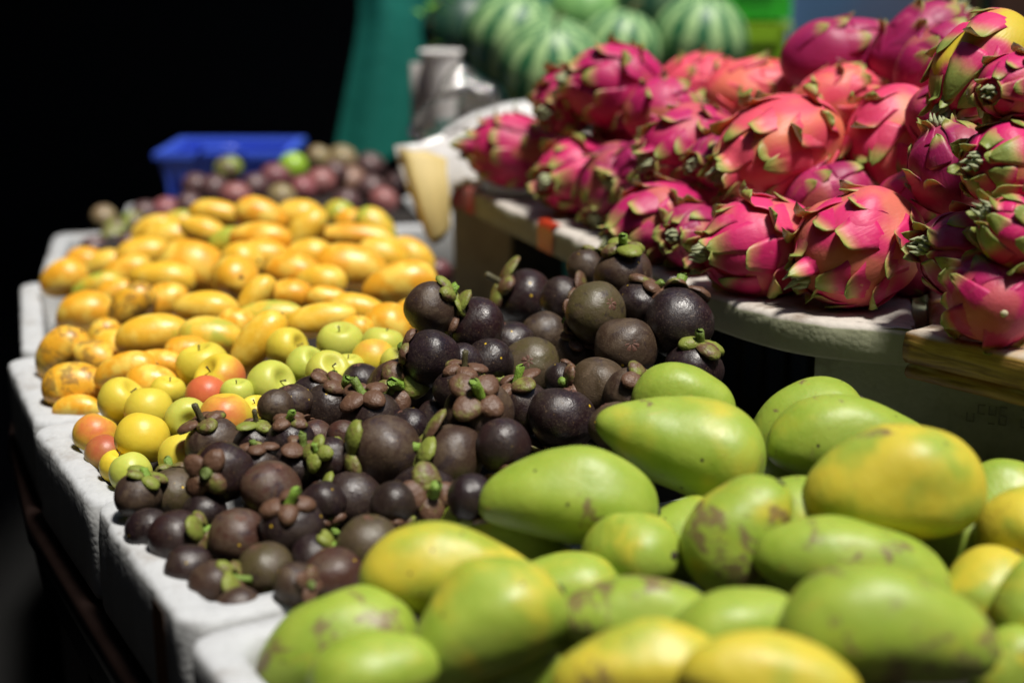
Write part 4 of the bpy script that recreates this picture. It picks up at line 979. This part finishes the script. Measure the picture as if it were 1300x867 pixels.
for (px,py,t_,dia,d,k,lab) in ((652,52,2.98,128,(.3,.9,.3),(0,0,0),'striped watermelon behind the plastic sheet'),
  (700,88,2.80,136,(.05,.75,.6),(0,0,0),'front striped watermelon with stripes fanning out from its stalk'),
  (742,20,3.12,96,(.1,1,-.2),(0,.85,0),'pale green watermelon on top between the striped ones'),
  (786,64,2.92,108,(.25,.9,.3),(0,0,0),'striped watermelon behind the highest dragon fruit'),
  (888,52,2.95,122,(.1,.85,.4),(0,0,0),'striped watermelon closest to the green plastic crates'),
  (838,10,3.10,120,(.1,.9,.4),(.8,0,0),'dark bluish watermelon in the upper row'),
  (590,40,3.10,110,(-.2,.9,.3),(.95,0,0),'nearly black watermelon next to the teal curtain'),
  (745,92,2.98,100,(.2,.8,.4),(.4,0,0),'watermelon almost covered by dragon fruit')):
    e=empty('watermelon',lab,'watermelon','watermelons on the back shelf')
    p=Vector((0,0,CAMZ))+(FW+RT*((px-650)/1800)-UP*((py-433.5)/1800))*t_; D=dia*t_/1800
    place(e,p,zrot(RT*d[0]+UP*d[1]-FW*d[2])@Matrix.Rotation(rnd.uniform(0,6),3,'Z'),(D,D,D)); fresh(proto('body',WB),e,k); fresh(proto('stem',WS),e)
se=empty('back_shelf','dark wooden shelf under the watermelons','shelf')
b=MB();b.box((.52,3.0,1.085),(1.25,.62,.03));b.build('shelf_board',M_TAB,se)
for x in(-.08,1.12):
    b=MB();b.box((x,3.27,.54),(.03,.03,1.06));b.build('leg',M_MET,se)
# leafy sprig
M_LEAF=plain('leaf',(.14,.36,.03),.45,.4,10,.1)
e=empty('leafy_sprig','small bright green sprig beside the nearly black watermelon','plant')
r3=random.Random(9);b=MB()
P0=Vector((0,0,CAMZ))+(FW+RT*((545-650)/1800)-UP*((100-433.5)/1800))*3.0
pts=[P0+Vector((.0,0,0)),P0+Vector((.01,0,.07)),P0+Vector((.0,.01,.13)),P0+Vector((.03,.0,.17))]
b.tube(pts,.003,6);b.build('stem',M_VINE,e,True)
b=MB()
for k in range(16):
    q=pts[1+k%3]+Vector((r3.uniform(-.04,.04),r3.uniform(-.03,.03),r3.uniform(-.02,.03))); d=Vector((r3.uniform(-1,1),r3.uniform(-1,1),r3.uniform(-.4,.8))).normalized()*.03; s_=d.cross(Vector((0,0,1))).normalized()*.011
    b.add([q,q+d*.5+s_+Vector((0,0,.003)),q+d,q+d*.5-s_+Vector((0,0,.003)),q+d*.5-Vector((0,0,.002))],[(0,1,4),(1,2,4),(2,3,4),(3,0,4)])
b.build('leaves',M_LEAF,e)
# white plastic sheet curling up behind the far corner
def P3(px,py,t_): return Vector((0,0,CAMZ))+(FW+RT*((px-650)/1800)-UP*((py-433.5)/1800))*t_
M_SHEET=NT('white_plastic_sheet');t=M_SHEET;v=t.coords(rand=False);t.bump(t.noise(v,14,5,.6),.5,.02);M_SHEET=t.out(t.mix(t.noise(v,6,4),(.66,.64,.62),(.80,.80,.80)),.28,.5)
def loft(A,B,n=7,bulge=0.,th=.003):
    v=[];N=len(A)
    for i in range(n):
        u=i/(n-1)
        for a,c_ in zip(A,B):
            p=a.lerp(c_,u)+Vector((0,-1,0))*bulge*math.sin(math.pi*u); p+=Vector((1,1,1))*.004*nz(p,18,2); v.append(p)
    f=grid_faces(n,N);m=len(v)
    v=v+[p+Vector((0,th,th*.3)) for p in v]; f=f+[tuple(m+i for i in reversed(q)) for q in f]
    ring=list(range(N))+[i*N+N-1 for i in range(1,n)]+[(n-1)*N+j for j in range(N-2,-1,-1)]+[i*N for i in range(n-2,0,-1)]
    for a_,b_ in zip(ring,ring[1:]+ring[:1]): f.append((a_,b_,m+b_,m+a_))
    return v,f
top=[P3(697,126,2.12),P3(665,131,2.13),P3(635,137,2.14),P3(605,147,2.15),P3(580,160,2.15),P3(555,175,2.14),P3(530,184,2.12),P3(500,187,2.10)]
bot=[P3(700,200,2.0),P3(670,215,2.0),P3(640,225,2.02),P3(615,230,2.04),P3(592,233,2.08),P3(578,240,2.11),P3(570,262,2.13),P3(560,292,2.13)]
v,f=loft(top,bot,9,-.012); se_=empty('plastic_sheet','white plastic sheet standing up round the far corner of the tray','plastic sheet')
obj('sheet',mesh_from('sheet',v,f,M_SHEET),se_)
v,f=loft([P3(690,124,2.16),P3(640,131,2.17),P3(600,144,2.17),P3(560,166,2.17)],[P3(697,129,2.115),P3(640,139,2.135),P3(603,150,2.145),P3(562,173,2.14)],3,0); obj('folded_edge',mesh_from('folded_edge',v,f,M_SHEET),se_)
M_PAPER=plain('yellow_paper',(.55,.43,.17),.6,.2,8,.2)
v,f=loft([P3(506,190,2.09),P3(522,194,2.075),P3(540,193,2.10),P3(568,201,2.09)],[P3(541,304,2.09),P3(551,311,2.08),P3(562,305,2.10),P3(573,288,2.09)],14,.014,.002)
o=obj('hanging_paper',mesh_from('hanging_paper',v,f,M_PAPER)); tag(o,'yellow paper strip hanging from the corner of the white plastic sheet','paper')
v,f=loft([P3(500,188,2.12),P3(512,190,2.12),P3(524,194,2.12)],[P3(530,268,2.12),P3(538,292,2.12),P3(546,300,2.12)],8,.01,.002)
obj('hanging_flap',mesh_from('hanging_flap',v,f,M_SHEET),se_)
# paper roll and clear bag
M_WHITE=plain('white_paper',(.82,.80,.78),.6,.1,8,.1)
e=empty('paper_cup','white paper cup standing at the side of the watermelons','cup'); p=P3(560,98,2.6)
b=MB();b.tube([p+Vector((0,0,-.075)),p+Vector((0,0,.045))],[.026,.037],20,False);b.tube([p+Vector((0,0,-.074)),p+Vector((0,0,-.073))],[.026,.026],20);b.build('cup_wall',M_WHITE,e,True)
b=MB();b.tube([p+Vector((.037*math.cos(a),.037*math.sin(a),.045)) for a in [i*.3 for i in range(22)]],.0035,6);b.build('cup_rim',M_WHITE,e,True)
e=empty('paper_roll','grey paper roll next to the white cup','paper roll'); p=P3(538,118,2.66)
b=MB();b.tube([p+Vector((0,0,-.07)),p+Vector((0,0,.055))],.024,20);b.build('roll',plain('grey_paper',(.34,.32,.31),.7,.1,8,.1),e,True)
b=MB();b.tube([p+Vector((0,0,.0555)),p+Vector((0,0,.057))],.012,14);b.build('core',M_SCAR,e,True)
tt=NT('clear_plastic');tr=tt.new('BsdfTransparent');gl=tt.new('BsdfGlossy');gl.inputs['Roughness'].default_value=.12;mx=tt.new('MixShader');df=tt.new('BsdfDiffuse');df.inputs[0].default_value=(.75,.78,.80,1);m2=tt.new('MixShader')
fr=tt.new('Fresnel');tt.l.new(tt.math('ADD',fr.outputs[0],.10),mx.inputs[0]);m2.inputs[0].default_value=.04
tt.l.new(tr.outputs[0],m2.inputs[1]);tt.l.new(df.outputs[0],m2.inputs[2]);tt.l.new(m2.outputs[0],mx.inputs[1]);tt.l.new(gl.outputs[0],mx.inputs[2])
tt.bump_=tt.new('Bump');tt.l.new(tt.noise(tt.coords(rand=False),16,5,.6),tt.bump_.inputs['Height']);tt.bump_.inputs['Distance'].default_value=.02;tt.l.new(tt.bump_.outputs[0],gl.inputs['Normal'])
tt.l.new(mx.outputs[0],tt.n['Material Output'].inputs[0]);M_CLEAR=tt.m
v=[];nu,nv=16,20
for i in range(nu+1):
    s=math.pi*i/nu
    for j in range(nv):
        a=2*math.pi*j/nv; q=Vector((math.sin(s)*math.cos(a)*.062,math.sin(s)*math.sin(a)*.04,math.cos(s)*.07)); q*=1+.7*nz(q,26,3); v.append(P3(575,152,2.28)+q+Vector((.35*q.z,0,0)))
e=empty('plastic_bag','crumpled clear plastic bag behind the white plastic sheet','plastic bag')
obj('bag',mesh_from('bag',v,grid_faces(nu+1,nv,True),M_CLEAR),e)
c0=P3(603,122,2.26);b=MB();b.tube([c0+Vector((.026*math.cos(a),.01*math.sin(a*2),.026*math.sin(a))) for a in [i*.22-.4 for i in range(19)]],.0028,8);b.build('handle_loop',M_CLEAR,e,True)
# green plastic crates at the back
def pcrate(label,c,d,colr,seed):
    m=plain('crate_plastic_%d'%seed,colr,.35,.15,5,.05); e=empty('plastic_crate',label,'crate','plastic crates stacked at the back')
    b=MB();x,y,z=c;w,dp,h=d
    b.box((x,y-dp/2,z),(w,.006,h));b.box((x,y+dp/2,z),(w,.006,h));b.box((x-w/2,y,z),(.006,dp-.008,h));b.box((x+w/2,y,z),(.006,dp-.008,h));b.box((x,y,z-h/2+.004),(w-.01,dp-.01,.005));b.build('crate_wall',m,e)
    b=MB();b.box((x,y-dp/2-.006,z+h/2-.006),(w+.02,.016,.014));b.box((x,y+dp/2+.006,z+h/2-.006),(w+.02,.016,.014));b.box((x-w/2-.006,y,z+h/2-.006),(.016,dp-.004,.014));b.box((x+w/2+.006,y,z+h/2-.006),(.016,dp-.004,.014));b.build('rim',m,e)
    b=MB()
    for k in range(6): b.box((x-w/2+w*(k+.5)/6,y-dp/2-.006,z-.01),(.007,.007,h-.04))
    b.build('ribs',m,e)
    b=MB();b.box((x,y-dp/2-.011,z+h*.18),(.07,.008,.02));b.build('handle',m,e)
q=P3(968,56,3.12);pcrate('lime yellow plastic crate at the bottom of the stack',(q.x,q.y+.1,q.z-.0),(.10,.2,.085),(.30,.55,.02),1)
q=P3(960,8,3.12);pcrate('vivid green plastic crate on top of the stack',(q.x,q.y+.1,q.z+.03),(.15,.2,.12),(.05,.55,.04),3)
# blue grey partition, white edge and brown post
M_BG=NT('blue_grey_paint');t=M_BG;v=t.coords(rand=False);c=t.mix(t.step(t.noise(v,2.2,2),.4,.6),(.10,.13,.22),(.07,.16,.30));M_BG=t.out(c,.6)
e=empty('partition','blue grey painted partition behind the purple dragon fruit','partition')
b=MB();b.box((.91,3.62,1.1),(.44,.03,2.2));b.build('panel',M_BG,e)
b=MB();b.box((.675,3.61,1.1),(.026,.05,2.2));b.build('edge_strip',plain('lilac_white',(.55,.53,.62),.6,.1,5,0),e)
M_POST=plain('brown_post_wood',(.060,.028,.018),.45,.4,4,.2)
e=empty('wooden_post','dark brown wooden post with a shiny metal pipe at the picture corner','post')
b=MB();b.box((1.10,3.3,1.1),(.22,.05,2.2));b.box((.985,3.29,1.1),(.02,.09,2.2));b.build('post_board',M_POST,e)
tt=NT('chrome');M_CHR=tt.out((.75,.74,.70),.15,Metallic=1.)
b=MB();b.tube([(1.055,3.235,0),(1.055,3.235,2.2)],.016,16);b.build('metal_pipe',M_CHR,e,True)
# ------------------------------------------------------------------ added light-blocking shell, and ground
M_DARK=plain('dark_blocker',(.012,.012,.013),.9,.4,2,.1)
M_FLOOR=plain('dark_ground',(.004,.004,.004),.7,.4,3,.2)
b=MB();b.add([(-60,-60,0),(60,-60,0),(60,60,0),(-60,60,0)],[(0,1,2,3)]);g=b.build('ground',M_FLOOR);tag(g,'dark concrete ground under the stall','ground',None,'structure')
e=empty('light_blocker','black shell added round the stall to block sun and sky light','light blocker')  # walls and cover made up to keep out sun and sky light
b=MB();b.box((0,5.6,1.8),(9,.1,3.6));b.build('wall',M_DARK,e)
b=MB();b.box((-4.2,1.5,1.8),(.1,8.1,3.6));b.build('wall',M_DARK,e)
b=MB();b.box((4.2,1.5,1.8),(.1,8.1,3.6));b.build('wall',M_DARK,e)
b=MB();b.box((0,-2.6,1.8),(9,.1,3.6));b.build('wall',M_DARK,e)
# unseen cover added to block sun and sky, with one gap over the stall
HX0,HX1,HY0,HY1,HZ=BLOCKER_GAP
b=MB();Z=HZ
b.box(((-4.4+HX0)/2,1.5,Z),(HX0+4.4,8.4,.04));b.box(((4.4+HX1)/2,1.5,Z),(4.4-HX1,8.4,.04))
b.box(((HX0+HX1)/2,(5.7+HY1)/2,Z),(HX1-HX0-.002,5.7-HY1,.04));b.box(((HX0+HX1)/2,(-2.7+HY0)/2,Z),(HX1-HX0-.002,HY0+2.7,.04))
b.build('roof_blocker',M_DARK,e)
# ------------------------------------------------------------------ scale to metres
bpy.context.view_layer.update()
dz=1.55-CAMZ*K
for o in list(col.objects):
    if o.parent is None:
        o.location=Vector(o.location)*K+Vector((0,0,dz if o.name!='ground' else 0)); o.scale=Vector(o.scale)*K
# ------------------------------------------------------------------ camera and light
cam=bpy.data.cameras.new('camera'); co=bpy.data.objects.new('camera',cam); col.objects.link(co); sc.camera=co
co.location=(0,0,1.55); co.rotation_euler=(math.radians(90-15.5),0,0)
cam.lens=36*1800/1300; cam.sensor_width=36; cam.clip_end=300; cam.clip_start=.05
cam.dof.use_dof=True; cam.dof.focus_distance=1.31*K; cam.dof.aperture_fstop=1.8
w=bpy.data.worlds.new('World'); sc.world=w; w.use_nodes=True; nt=w.node_tree; bg=nt.nodes['Background']
sky=nt.nodes.new('ShaderNodeTexSky'); sky.sky_type='NISHITA'; sky.sun_disc=False
LD=Vector(SUNDIR).normalized(); el=math.asin(LD.z)
sky.sun_elevation=el; sky.sun_rotation=math.atan2(LD.x,LD.y); nt.links.new(sky.outputs[0],bg.inputs[0]); bg.inputs[1].default_value=SKY
s=bpy.data.lights.new('sun','SUN'); s.energy=SUN; s.angle=math.radians(SUNANG); s.color=(1,.95,.87); so=bpy.data.objects.new('sun',s); col.objects.link(so); so.rotation_euler=LD.to_track_quat('Z','Y').to_euler()
vs=sc.view_settings; vs.view_transform='Standard'; vs.look='None'; vs.gamma=1; vs.exposure=EXPO
sc.cycles.use_denoising=True
sc.cycles.max_bounces=6; sc.cycles.diffuse_bounces=3; sc.cycles.glossy_bounces=2; sc.cycles.transparent_max_bounces=8
